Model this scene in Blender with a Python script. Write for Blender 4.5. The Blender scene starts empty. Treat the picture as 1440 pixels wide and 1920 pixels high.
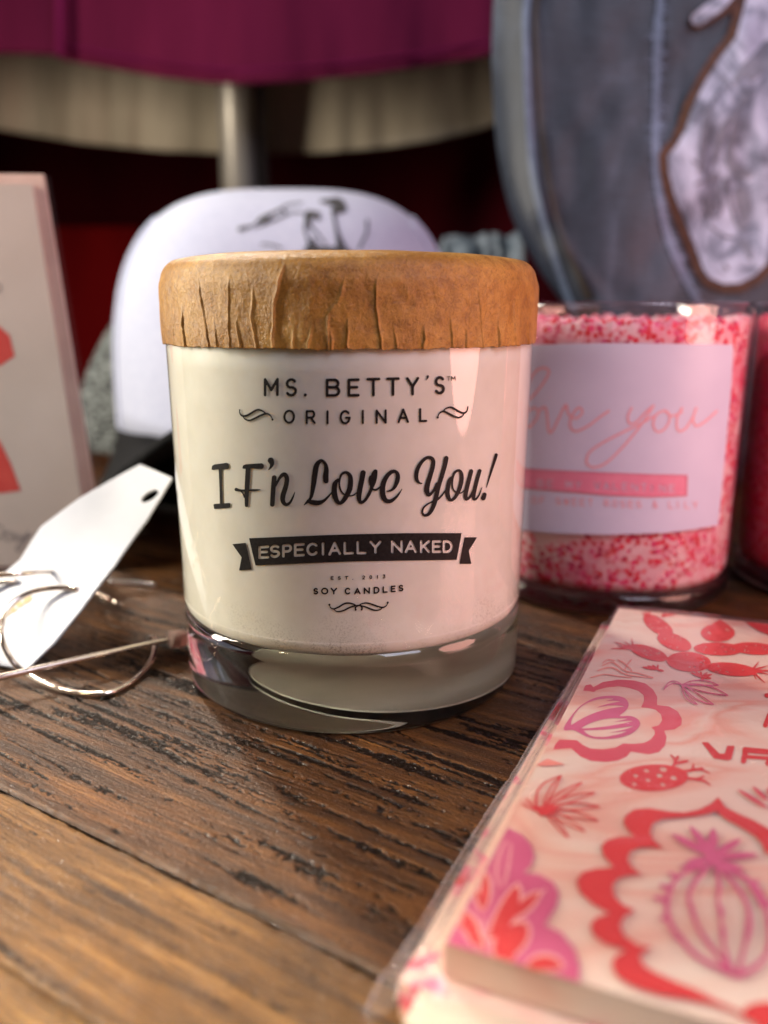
import bpy, math, random
import numpy as np
from mathutils import Vector

# ------------------------------------------------------------------ camera, world, lamps, exposure
SC = bpy.context.scene
COL = SC.collection
CAM_H, PITCH, FPX = 0.0824, math.radians(13.627), 1550.0
cam_d = bpy.data.cameras.new('camera')
cam = bpy.data.objects.new('camera', cam_d); COL.objects.link(cam)
cam.location = (0, 0, CAM_H)
cam.rotation_euler = (math.pi/2 - PITCH, 0, 0)
cam_d.sensor_fit = 'VERTICAL'; cam_d.sensor_height = 36.0
cam_d.lens = FPX/1920*36.0
cam_d.clip_start = 0.002; cam_d.clip_end = 20
cam_d.dof.use_dof = True
cam_d.dof.focus_distance = 0.158
cam_d.dof.aperture_fstop = 8.6
SC.camera = cam

w = bpy.data.worlds.new('World'); SC.world = w; w.use_nodes = True
w.node_tree.nodes['Background'].inputs[0].default_value = (0.55, 0.44, 0.50, 1)
w.node_tree.nodes['Background'].inputs[1].default_value = 0.06

def area(name, loc, target, sx, sy, power, col, spread=180, shape='RECTANGLE'):
    l = bpy.data.lights.new(name, 'AREA'); l.shape = shape; l.size = sx; l.size_y = sy
    l.energy = power; l.color = col; l.spread = math.radians(spread)
    o = bpy.data.objects.new(name, l); COL.objects.link(o)
    o.location = loc
    o.rotation_euler = (Vector(target)-Vector(loc)).to_track_quat('-Z', 'Y').to_euler()
    return o
area('warm_lamp', (-0.44, 0.20, 0.20), (-0.02, 0.18, 0.05), 0.07, 0.30, 4.0, (1.0, 0.91, 0.76))
area('window_lamp', (0.40, -0.34, 0.75), (0.02, 0.30, 0.05), 0.36, 0.5, 5.0, (0.78, 0.80, 1.0))
area('pink_fill', (0.31, 0.07, 0.118), (0.0, 0.18, 0.05), 0.16, 0.23, 0.95, (1.0, 0.46, 0.38), 180, 'ELLIPSE')  # added fill, stands in for pink bounce and sheen on the glass
area('back_lamp', (-0.30, 0.62, 0.62), (-0.02, 0.14, 0.0), 0.05, 0.05, 0.42, (1.0, 0.90, 0.76), 50)
area('front_lamp', (-0.42, -0.20, 0.42), (-0.075, 0.060, 0.0), 0.05, 0.05, 0.085, (1.0, 0.80, 0.50), 16)

SC.view_settings.view_transform = 'Standard'
SC.view_settings.look = 'None'
SC.view_settings.exposure = 0.0
SC.view_settings.gamma = 1.0
SC.view_settings.use_curve_mapping = False
SC.render.engine = 'CYCLES'
SC.cycles.use_denoising = True
SC.cycles.max_bounces = 14; SC.cycles.transmission_bounces = 12; SC.cycles.transparent_max_bounces = 16
SC.cycles.glossy_bounces = 6; SC.cycles.caustics_refractive = True; SC.cycles.caustics_reflective = False
SC.cycles.blur_glossy = 0.2
SC.cycles.sample_clamp_indirect = 20.0

random.seed(3)
RNG = np.random.default_rng(5)

# ------------------------------------------------------------------ measuring helpers
_c, _s = math.cos(PITCH), math.sin(PITCH)
def rays(P):
    P = np.asarray(P, float).reshape(-1, 2)
    a = (P[:, 0]-720)/FPX; b = (960-P[:, 1])/FPX
    return np.stack([a, _c+b*_s, -_s+b*_c], 1)
O = np.array([0, 0, CAM_H])
def on_z(P, z):
    r = rays(P); t = (z-CAM_H)/r[:, 2]; return O+r*t[:, None]
def on_y(P, y):
    r = rays(P); t = y/r[:, 1]; return O+r*t[:, None]
def on_cyl(P, cx, cy, r0, r1=None, h=0.08):
    """first hit with a (slightly conical) upright jar wall: radius r0 at z=0, r1 at z=h"""
    r = rays(P); r1 = r0 if r1 is None else r1
    k = (r1-r0)/h
    R0 = r0 + k*CAM_H                       # radius at the eye height
    A = r[:, 0]**2+r[:, 1]**2-(k*r[:, 2])**2
    B = -2*(r[:, 0]*cx+r[:, 1]*cy) - 2*R0*k*r[:, 2]
    Cc = cx*cx+cy*cy-R0*R0
    D = np.maximum(B*B-4*A*Cc, 0)
    t = (-B-np.sqrt(D))/(2*A)
    return O+r*t[:, None]

# ------------------------------------------------------------------ object helpers
def tag(o, label=None, cat=None, group=None, kind=None):
    if label: o['label'] = label
    if cat: o['category'] = cat
    if group: o['group'] = group
    if kind: o['kind'] = kind
    return o
def thing(name, loc, label, cat, group=None):
    o = bpy.data.objects.new(name, None); COL.objects.link(o); o.location = loc
    o.empty_display_size = 0.01
    return tag(o, label, cat, group)
def mesh(name, V, F, mat, parent=None, smooth=False, attrs=None):
    """world-space verts; a child keeps them by an offset to its parent's origin"""
    V = np.asarray(V, float)
    if parent is not None:
        off = np.array(parent.location) if parent.parent is None else np.array(parent.location)+np.array(parent.parent.location)
        V = V-off
    me = bpy.data.meshes.new(name)
    me.from_pydata(V.tolist(), [], F if isinstance(F, list) else F.tolist())
    if smooth: me.polygons.foreach_set('use_smooth', [True]*len(me.polygons))
    if attrs:
        for k, v in attrs.items():
            a = me.attributes.new(k, 'FLOAT', 'POINT'); a.data.foreach_set('value', np.asarray(v, np.float32))
    me.materials.append(mat)
    me.update()
    o = bpy.data.objects.new(name, me); COL.objects.link(o)
    if parent is not None: o.parent = parent
    return o
def gridF(n, m, wrap=False):
    """quads of an n x m vertex grid (row-major, m columns)"""
    mm = m if wrap else m-1
    i, j = np.meshgrid(np.arange(n-1), np.arange(mm), indexing='ij')
    j2 = (j+1) % m
    return np.stack([i*m+j, i*m+j2, (i+1)*m+j2, (i+1)*m+j], -1).reshape(-1, 4)
def lathe(profile, cx, cy, n=160):
    pr = np.array(profile, float)
    th = np.linspace(0, 2*math.pi, n, endpoint=False)
    V = np.stack([cx+pr[:, None, 0]*np.cos(th), cy+pr[:, None, 0]*np.sin(th), np.repeat(pr[:, 1:2], n, 1)], -1).reshape(-1, 3)
    return V, gridF(len(pr), n, True)
def lathe_closed(profile, cx, cy, n=160):
    """profile whose first and last radii are 0: poles become single vertices"""
    inner = profile[1:-1]
    V, F = lathe(inner, cx, cy, n)
    F = F.tolist(); N = len(V)
    V = np.vstack([V, [[cx, cy, profile[0][1]], [cx, cy, profile[-1][1]]]])
    for j in range(n):
        F.append([N, (j+1) % n, j])
        b = (len(inner)-1)*n
        F.append([N+1, b+j, b+(j+1) % n])
    return V, F
def arc(cx, cz, r, a0, a1, n=8):
    return [(cx+r*math.cos(math.radians(a0+(a1-a0)*i/(n-1))), cz+r*math.sin(math.radians(a0+(a1-a0)*i/(n-1)))) for i in range(n)]
def smooth_path(P, k=6, closed=False):
    P = np.asarray(P, float); n = len(P); out = []
    rng = range(n if closed else n-1)
    for i in rng:
        g = lambda q: P[q % n] if closed else P[min(max(q, 0), n-1)]
        p0, p1, p2, p3 = g(i-1), g(i), g(i+1), g(i+2)
        for t in np.arange(k)/k:
            out.append(0.5*((2*p1)+(-p0+p2)*t+(2*p0-5*p1+4*p2-p3)*t*t+(-p0+3*p1-3*p2+p3)*t**3))
    if not closed: out.append(P[-1])
    return np.array(out)
def tube(P, r, n=14, cap=True):
    P = np.asarray(P, float); m = len(P)
    r = np.broadcast_to(np.asarray(r, float), (m,))
    T = np.gradient(P, axis=0); T /= np.linalg.norm(T, axis=1)[:, None]
    ref = np.array([0, 0, 1.0]) if abs(T[0][2]) < .9 else np.array([1.0, 0, 0])
    V = []
    N = np.cross(T[0], ref); N /= np.linalg.norm(N)
    for i in range(m):
        N = N-T[i]*(N@T[i]); N /= np.linalg.norm(N); B = np.cross(T[i], N)
        a = np.linspace(0, 2*math.pi, n, endpoint=False)
        V.append(P[i]+r[i]*(np.cos(a)[:, None]*N+np.sin(a)[:, None]*B))
    F = gridF(m, n, True).tolist()
    if cap:
        F.append(list(range(n))[::-1]); F.append(list(range((m-1)*n, m*n)))
    return np.vstack(V), F
def join(parts):
    V = []; F = []; o = 0
    for v, f in parts:
        V.append(np.asarray(v)); f = f if isinstance(f, list) else f.tolist()
        F += [[q+o for q in p] for p in f]; o += len(v)
    return np.vstack(V), F
def slab(top, dz):
    """closed slab under a polygon of 3D points, dz = vector to the other face"""
    top = np.asarray(top, float); n = len(top)
    V = np.vstack([top, top+np.asarray(dz)])
    F = [list(range(n)), list(range(2*n-1, n-1, -1))]+[[i, i+n, (i+1) % n+n, (i+1) % n] for i in range(n)]
    return V, F
def vnoise(x, y, seed=0):
    """smooth value noise on numpy arrays, about -1..1"""
    x = np.asarray(x, float); y = np.asarray(y, float)
    xi = np.floor(x).astype(np.int64); yi = np.floor(y).astype(np.int64)
    fx = x-xi; fy = y-yi; fx = fx*fx*(3-2*fx); fy = fy*fy*(3-2*fy)
    def h(a, b):
        v = (a*374761393+b*668265263+seed*1442695041) & 0xffffffff
        v = ((v ^ (v >> 13))*1274126177) & 0xffffffff
        v = (v ^ (v >> 16)) & 0xffff
        return v/32767.5-1
    return (h(xi, yi)*(1-fx)+h(xi+1, yi)*fx)*(1-fy)+(h(xi, yi+1)*(1-fx)+h(xi+1, yi+1)*fx)*fy

# ------------------------------------------------------------------ material helpers
def nmat(name):
    m = bpy.data.materials.new(name); m.use_nodes = True
    nt = m.node_tree; b = nt.nodes['Principled BSDF']
    return m, nt, b
def N(nt, typ, **kw):
    n = nt.nodes.new(typ)
    for k, v in kw.items():
        if k.startswith('i_'):
            n.inputs[k[2:].replace('_', ' ')].default_value = v
        else: setattr(n, k, v)
    return n
def ramp(nt, fac, stops):
    r = nt.nodes.new('ShaderNodeValToRGB'); nt.links.new(fac, r.inputs[0])
    e = r.color_ramp.elements
    while len(e) > 1: e.remove(e[-1])
    e[0].position = stops[0][0]; e[0].color = (*stops[0][1], 1) if len(stops[0][1]) == 3 else stops[0][1]
    for p, c in stops[1:]:
        q = e.new(p); q.color = (*c, 1)
    return r.outputs[0]
def coords(nt, scale=(1, 1, 1), rot=(0, 0, 0)):
    t = N(nt, 'ShaderNodeTexCoord'); mp = N(nt, 'ShaderNodeMapping')
    mp.inputs['Scale'].default_value = scale; mp.inputs['Rotation'].default_value = rot
    nt.links.new(t.outputs['Object'], mp.inputs[0]); return mp.outputs[0]
def noise(nt, vec, scale, detail=4, rough=.55, dist=0):
    n = N(nt, 'ShaderNodeTexNoise'); n.inputs['Scale'].default_value = scale
    n.inputs['Detail'].default_value = detail; n.inputs['Roughness'].default_value = rough
    n.inputs['Distortion'].default_value = dist
    nt.links.new(vec, n.inputs['Vector']); return n.outputs['Fac']
def bump(nt, b, h, strength, dist):
    n = N(nt, 'ShaderNodeBump'); n.inputs['Strength'].default_value = strength; n.inputs['Distance'].default_value = dist
    nt.links.new(h, n.inputs['Height']); nt.links.new(n.outputs[0], b.inputs['Normal'])
    return n
def plain(name, c1, c2=None, scale=300, rough=.6, bstr=.2, bdist=.0002, metal=0, coat=0, spec=.5, stretch=(1, 1, 1), sheen=0, c3=None):
    m, nt, b = nmat(name)
    v = coords(nt, stretch)
    f = noise(nt, v, scale)
    st = [(.35, c1), (.65, c2 or c1)]
    nt.links.new(ramp(nt, f, st), b.inputs['Base Color'])
    b.inputs['Roughness'].default_value = rough; b.inputs['Metallic'].default_value = metal
    b.inputs['Coat Weight'].default_value = coat; b.inputs['Specular IOR Level'].default_value = spec
    b.inputs['Sheen Weight'].default_value = sheen
    if bstr: bump(nt, b, noise(nt, v, scale*2.2, 3), bstr, bdist)
    return m

# clear film / thin glass wall: transparent with a Fresnel gloss, so lamps light what is inside
def thin_clear(name, rough=.03, tint=(1, 1, 1), ior=1.5, haze=0.0, bscale=None, bstr=.3, bdist=.0005, boost=1.0, stretch=(1, 1, 1)):
    m = bpy.data.materials.new(name); m.use_nodes = True; nt = m.node_tree
    nt.nodes.remove(nt.nodes['Principled BSDF'])
    out = nt.nodes['Material Output']
    tr = N(nt, 'ShaderNodeBsdfTransparent'); tr.inputs[0].default_value = (*tint, 1)
    gl = N(nt, 'ShaderNodeBsdfGlossy'); gl.inputs['Roughness'].default_value = rough
    fr = N(nt, 'ShaderNodeLayerWeight'); fr.inputs['Blend'].default_value = .5
    pw = N(nt, 'ShaderNodeMath', operation='POWER'); pw.inputs[1].default_value = 5.0; nt.links.new(fr.outputs['Facing'], pw.inputs[0])
    f0 = ((ior-1)/(ior+1))**2
    mu = N(nt, 'ShaderNodeMath', operation='MULTIPLY_ADD', use_clamp=True); mu.inputs[1].default_value = (1-f0)*min(boost, 1.2); mu.inputs[2].default_value = f0*boost*1.1
    nt.links.new(pw.outputs[0], mu.inputs[0])
    mx = N(nt, 'ShaderNodeMixShader'); nt.links.new(mu.outputs[0], mx.inputs[0])
    nt.links.new(tr.outputs[0], mx.inputs[1]); nt.links.new(gl.outputs[0], mx.inputs[2])
    last = mx.outputs[0]
    if haze:
        df = N(nt, 'ShaderNodeBsdfDiffuse'); df.inputs[0].default_value = (.9, .85, .88, 1)
        m2 = N(nt, 'ShaderNodeMixShader'); m2.inputs[0].default_value = haze
        nt.links.new(last, m2.inputs[1]); nt.links.new(df.outputs[0], m2.inputs[2]); last = m2.outputs[0]
    if bscale:
        v = coords(nt, stretch); h = noise(nt, v, bscale, 3, .6, .6)
        bp = N(nt, 'ShaderNodeBump'); bp.inputs['Strength'].default_value = bstr; bp.inputs['Distance'].default_value = bdist
        nt.links.new(h, bp.inputs['Height'])
        nt.links.new(bp.outputs[0], gl.inputs['Normal']); nt.links.new(bp.outputs[0], fr.inputs['Normal'])
    nt.links.new(last, out.inputs[0])
    return m

# ------------------------------------------------------------------ flat print: shapes -> clean polygons (marching squares)
class Print:
    """Signed-distance canvas in print units; shapes are unioned or cut, then turned into polygons and laid on a surface."""
    def __init__(s, x0, y0, x1, y1, step):
        s.x = np.arange(x0, x1+step, step); s.y = np.arange(y0, y1+step, step); s.st = step
        s.f = np.full((len(s.y), len(s.x)), -1e3)
    def _win(s, x0, y0, x1, y1):
        i0, i1 = np.searchsorted(s.x, [x0, x1]); j0, j1 = np.searchsorted(s.y, [y0, y1])
        i0 = max(i0-1, 0); j0 = max(j0-1, 0); i1 = min(i1+1, len(s.x)); j1 = min(j1+1, len(s.y))
        return i0, i1, j0, j1
    def _put(s, w, g, cut):
        i0, i1, j0, j1 = w
        if cut: s.f[j0:j1, i0:i1] = np.minimum(s.f[j0:j1, i0:i1], -g)
        else: s.f[j0:j1, i0:i1] = np.maximum(s.f[j0:j1, i0:i1], g)
    def stroke(s, pts, wd=None, cut=False, curve=True, flat=False):
        """pts: (x, y) or (x, y, width)"""
        P = np.array([(p[0], p[1], p[2] if len(p) > 2 else wd) for p in pts], float)
        if curve and len(P) > 2: P = smooth_path(P, 5)
        for a, b in zip(P[:-1], P[1:]):
            R = max(a[2], b[2])/2+s.st*2
            w = s._win(min(a[0], b[0])-R, min(a[1], b[1])-R, max(a[0], b[0])+R, max(a[1], b[1])+R)
            X, Y = np.meshgrid(s.x[w[0]:w[1]], s.y[w[2]:w[3]])
            if X.size == 0: continue
            d = b[:2]-a[:2]; L = d@d+1e-12
            t = np.clip(((X-a[0])*d[0]+(Y-a[1])*d[1])/L, 0, 1)
            g = (a[2]*(1-t)+b[2]*t)/2-np.hypot(X-a[0]-t*d[0], Y-a[1]-t*d[1])
            s._put(w, g, cut)
        return s
    def dot(s, x, y, r, ry=None, rot=0, cut=False):
        ry = ry or r; R = max(r, ry)+s.st*2
        w = s._win(x-R, y-R, x+R, y+R); X, Y = np.meshgrid(s.x[w[0]:w[1]], s.y[w[2]:w[3]])
        if X.size == 0: return s
        c, q = math.cos(math.radians(rot)), math.sin(math.radians(rot))
        u = ((X-x)*c+(Y-y)*q)/r; v = (-(X-x)*q+(Y-y)*c)/ry
        s._put(w, (1-np.hypot(u, v))*min(r, ry), cut); return s
    def poly(s, pts, cut=False, curve=False):
        P = np.array(pts, float)
        if curve: P = smooth_path(P, 5, True)
        w = s._win(P[:, 0].min()-3*s.st, P[:, 1].min()-3*s.st, P[:, 0].max()+3*s.st, P[:, 1].max()+3*s.st)
        X, Y = np.meshgrid(s.x[w[0]:w[1]], s.y[w[2]:w[3]])
        if X.size == 0: return s
        d = np.full(X.shape, 1e9); ins = np.zeros(X.shape, bool)
        for a, b in zip(P, np.roll(P, -1, 0)):
            e = b-a; L = e@e+1e-12
            t = np.clip(((X-a[0])*e[0]+(Y-a[1])*e[1])/L, 0, 1)
            d = np.minimum(d, np.hypot(X-a[0]-t*e[0], Y-a[1]-t*e[1]))
            cnd = ((a[1] > Y) != (b[1] > Y))
            if abs(e[1]) > 1e-12: ins ^= cnd & (X < e[0]*(Y-a[1])/e[1]+a[0])
        s._put(w, np.where(ins, d, -d), cut); return s
    def clip(s, pts):
        q = Print.__new__(Print); q.x, q.y, q.st = s.x, s.y, s.st; q.f = np.full(s.f.shape, -1e3); q.poly(pts)
        s.f = np.minimum(s.f, q.f); return s
    def polys(s):
        f = s.f; ins = f > 0
        a, b, c, d = ins[:-1, :-1], ins[:-1, 1:], ins[1:, 1:], ins[1:, :-1]
        k = a.astype(int)+b+c+d
        P = []; F = []; n = 0
        J, I = np.nonzero(k == 4)
        q = np.stack([np.stack([s.x[I], s.y[J]], 1), np.stack([s.x[I+1], s.y[J]], 1), np.stack([s.x[I+1], s.y[J+1]], 1), np.stack([s.x[I], s.y[J+1]], 1)], 1).reshape(-1, 2)
        P.append(q); F += np.arange(len(q)).reshape(-1, 4).tolist(); n = len(q)
        J, I = np.nonzero((k > 0) & (k < 4)); ex = []
        for j, i in zip(J.tolist(), I.tolist()):
            cs = ((j, i), (j, i+1), (j+1, i+1), (j+1, i)); pl = []
            for m in range(4):
                p, r = cs[m], cs[(m+1) % 4]; fp, fr_ = f[p], f[r]
                if fp > 0: pl.append((s.x[p[1]], s.y[p[0]]))
                if (fp > 0) != (fr_ > 0):
                    t = fp/(fp-fr_) if fp != fr_ else .5
                    t = min(max(t, .02), .98)
                    pl.append((s.x[p[1]]+t*(s.x[r[1]]-s.x[p[1]]), s.y[p[0]]+t*(s.y[r[0]]-s.y[p[0]])))
            if len(pl) > 2:
                ex += pl; F.append(list(range(n, n+len(pl)))); n += len(pl)
        if ex: P.append(np.array(ex))
        P = np.vstack(P)
        # weld equal corners
        key = np.round(P*64).astype(np.int64); _, idx, inv = np.unique(key, axis=0, return_index=True, return_inverse=True)
        inv = inv.reshape(-1)
        F = [[int(inv[v]) for v in p] for p in F]
        F = [p for p in ([v for i, v in enumerate(p) if v != p[i-1]] for p in F) if len(p) > 2]
        return P[idx], [p[::-1] for p in F]

def bowed(cx, cy, rx, ry, a0, a1, n=14):
    return [(cx+rx*math.cos(math.radians(a0+(a1-a0)*i/(n-1))), cy-ry*math.sin(math.radians(a0+(a1-a0)*i/(n-1)))) for i in range(n)]
# letter skeletons in a unit box, x right, y down; each is a list of (points, curved)
GL = {
 'M': [[(0, 1), (0, 0), (.5, .68), (1, 0), (1, 1)]],
 'S': [bowed(.5, .27, .48, .27, 35, 180, 9)+bowed(.5, .27, .48, .24, 200, 265, 5)[:-1]+bowed(.5, .73, .5, .23, 85, 0, 8)+bowed(.5, .73, .5, .27, -15, -150, 10)],
 'B': [[(0, 0), (0, 1)], [(0, 0), (.6, 0)]+bowed(.6, .235, .33, .235, 80, -80, 9)+[(.6, .47), (0, .47)], [(.6, .47)]+bowed(.63, .735, .37, .265, 85, -85, 9)+[(.6, 1), (0, 1)]],
 'E': [[(1, 0), (0, 0), (0, 1), (1, 1)], [(0, .48), (.85, .48)]],
 'T': [[(0, 0), (1, 0)], [(.5, 0), (.5, 1)]],
 'Y': [[(0, 0), (.5, .52), (1, 0)], [(.5, .52), (.5, 1)]],
 'O': [bowed(.5, .5, .5, .5, 0, 360, 28)],
 '0': [bowed(.5, .5, .5, .5, 0, 360, 22)],
 'R': [[(0, 1), (0, 0), (.6, 0)]+bowed(.6, .27, .34, .27, 80, -80, 9)+[(.6, .54), (0, .54)], [(.5, .54), (1, 1)]],
 'P': [[(0, 1), (0, 0), (.6, 0)]+bowed(.6, .28, .4, .28, 80, -80, 9)+[(.6, .56), (0, .56)]],
 'I': [[(.5, 0), (.5, 1)]],
 'G': [bowed(.5, .5, .5, .5, 42, 330, 20)+[(1, .55), (.6, .55)]],
 'C': [bowed(.52, .5, .52, .5, 42, 318, 20)],
 'N': [[(0, 1), (0, 0), (1, 1), (1, 0)]],
 'A': [[(0, 1), (.5, 0), (1, 1)], [(.2, .68), (.8, .68)]],
 'L': [[(0, 0), (0, 1), (1, 1)]],
 'K': [[(0, 0), (0, 1)], [(1, 0), (.05, .6)], [(.32, .42), (1, 1)]],
 'D': [[(0, 0), (.4, 0)]+bowed(.4, .5, .6, .5, 80, -80, 12)+[(.4, 1), (0, 1), (0, 0)]],
 'V': [[(0, 0), (.5, 1), (1, 0)]],
 'W': [[(0, 0), (.25, 1), (.5, .2), (.75, 1), (1, 0)]],
 'F': [[(0, 1), (0, 0), (1, 0)], [(0, .48), (.8, .48)]],
 '2': [bowed(.5, .3, .48, .3, 160, -20, 9)+[(0, 1), (1, 1)]],
 '1': [[(.15, .2), (.6, 0), (.6, 1)]],
 '3': [[(.05, 0), (.95, 0), (.45, .4)]+bowed(.45, .7, .5, .3, 80, -150, 10)],
 '&': [[(1, 1), (.2, .3)]+bowed(.45, .2, .25, .2, 200, -20, 7)+[(.1, .65)]+bowed(.4, .75, .35, .25, 180, 330, 8)+[(1, .5)]],
}
def letter(pr, ch, x0, x1, y0, y1, sw, tilt=0.0, cut=False):
    """outer box in print units; tilt = dy over dx of the line the letter stands on"""
    if ch == '.': return pr.dot((x0+x1)/2, y1-sw*.6, sw*.6, cut=cut)
    if ch == "'":
        return pr.stroke([((x0+x1)/2+.8, y0+1.2, sw*.9), ((x0+x1)/2+.6, y0+3.5, sw*.6), (x0, y0+8, sw*.2)], cut=cut)
    X0, X1, Y0, Y1 = x0+sw/2, x1-sw/2, y0+sw/2, y1-sw/2
    if ch == 'I': X0 = X1 = (x0+x1)/2
    if ch in 'MNVWA': pass
    for g in GL[ch]:
        pts = [(X0+(X1-X0)*u, Y0+(Y1-Y0)*v+tilt*((X1-X0)*(u-.5))) for u, v in g]
        pr.stroke(pts, sw, cut=cut, curve=False)

def sh(pts, ox, oy, k):
    """crop measurements -> print units"""
    return [((p[0]/k+ox), (p[1]/k+oy))+((p[2]/k,) if len(p) > 2 else ()) for p in pts]

#@@SPLIT
# ================================================================== THE TABLE
PL_A = math.radians(-32.2)                       # the way the boards run
du = np.array([math.cos(PL_A), math.sin(PL_A)]); dn = np.array([-du[1], du[0]])
def wood_mat():
    m, nt, b = nmat('stained_rough_wood')
    at = N(nt, 'ShaderNodeAttribute', attribute_name='pore'); bd = N(nt, 'ShaderNodeAttribute', attribute_name='board')
    v = coords(nt, (1, 1, 1), (0, 0, -PL_A))
    mp = N(nt, 'ShaderNodeMapping'); mp.inputs['Scale'].default_value = (.07, 1, 1); nt.links.new(v, mp.inputs[0])
    g1 = noise(nt, mp.outputs[0], 420, 6, .65, .3)
    g2 = noise(nt, mp.outputs[0], 1900, 3, .6, .1)
    mp2 = N(nt, 'ShaderNodeMapping'); mp2.inputs['Scale'].default_value = (.35, 1, 1); nt.links.new(v, mp2.inputs[0])
    g3 = noise(nt, mp2.outputs[0], 45, 4, .6, .4)
    dark = ramp(nt, g1, [(.28, (.019, .0065, .0016)), (.46, (.052, .019, .0044)), (.60, (.115, .044, .0095)), (.75, (.215, .096, .024))])
    lite = ramp(nt, g1, [(.28, (.060, .026, .0055)), (.45, (.165, .082, .020)), (.58, (.25, .135, .036)), (.75, (.38, .225, .070))])
    mx = N(nt, 'ShaderNodeMix', data_type='RGBA'); nt.links.new(bd.outputs['Fac'], mx.inputs['Factor'])
    nt.links.new(dark, mx.inputs['A']); nt.links.new(lite, mx.inputs['B'])
    blot = ramp(nt, g3, [(.3, (.5, .46, .44)), (.55, (1, 1, 1)), (.75, (1.35, 1.3, 1.25))])
    mu = N(nt, 'ShaderNodeMix', data_type='RGBA', blend_type='MULTIPLY'); mu.inputs['Factor'].default_value = .8
    nt.links.new(mx.outputs['Result'], mu.inputs['A']); nt.links.new(blot, mu.inputs['B'])
    fine = ramp(nt, g2, [(.36, (.45, .42, .4)), (.5, (1, 1, 1))])
    mf = N(nt, 'ShaderNodeMix', data_type='RGBA', blend_type='MULTIPLY'); mf.inputs['Factor'].default_value = .7
    nt.links.new(mu.outputs['Result'], mf.inputs['A']); nt.links.new(fine, mf.inputs['B'])
    mp_ = N(nt, 'ShaderNodeMix', data_type='RGBA'); sh1 = N(nt, 'ShaderNodeMath', operation='MULTIPLY_ADD'); nt.links.new(g2, sh1.inputs[0]); sh1.inputs[1].default_value = 1.5; nt.links.new(at.outputs['Fac'], sh1.inputs[2])
    sh2 = N(nt, 'ShaderNodeMath', operation='MULTIPLY_ADD', use_clamp=True); nt.links.new(sh1.outputs[0], sh2.inputs[0]); sh2.inputs[1].default_value = 2.6; sh2.inputs[2].default_value = -2.75
    nt.links.new(sh2.outputs[0], mp_.inputs['Factor'])
    nt.links.new(mf.outputs['Result'], mp_.inputs['A']); mp_.inputs['B'].default_value = (.0085, .005, .0035, 1)
    nt.links.new(mp_.outputs['Result'], b.inputs['Base Color'])
    rr = ramp(nt, g2, [(.3, (.62,)*3), (.7, (.42,)*3)])
    nt.links.new(rr, b.inputs['Roughness'])
    cw = ramp(nt, noise(nt, v, 1500, 2, .5), [(.52, (0,)*3), (.58, (.8,)*3)]); nt.links.new(cw, b.inputs['Coat Weight']); b.inputs['Coat Roughness'].default_value = .10; sl = N(nt, 'ShaderNodeMapRange'); sl.inputs['To Min'].default_value = .30; sl.inputs['To Max'].default_value = .06; nt.links.new(at.outputs['Fac'], sl.inputs['Value']); nt.links.new(sl.outputs[0], b.inputs['Specular IOR Level'])
    ad = N(nt, 'ShaderNodeMath', operation='ADD'); nt.links.new(g1, ad.inputs[0]); nt.links.new(g2, ad.inputs[1])
    iso = noise(nt, v, 2600, 3, .6)
    ad2 = N(nt, 'ShaderNodeMath', operation='MULTIPLY_ADD'); nt.links.new(iso, ad2.inputs[0]); ad2.inputs[1].default_value = .6
    nt.links.new(ad.outputs[0], ad2.inputs[2])
    bump(nt, b, ad2.outputs[0], .9, .00022)
    cb = N(nt, 'ShaderNodeBump'); cb.inputs['Strength'].default_value = 1; cb.inputs['Distance'].default_value = .0007
    nt.links.new(noise(nt, v, 1700, 2, .5), cb.inputs['Height']); nt.links.new(cb.outputs[0], b.inputs['Coat Normal'])
    return m
M_WOOD = wood_mat()
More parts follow.
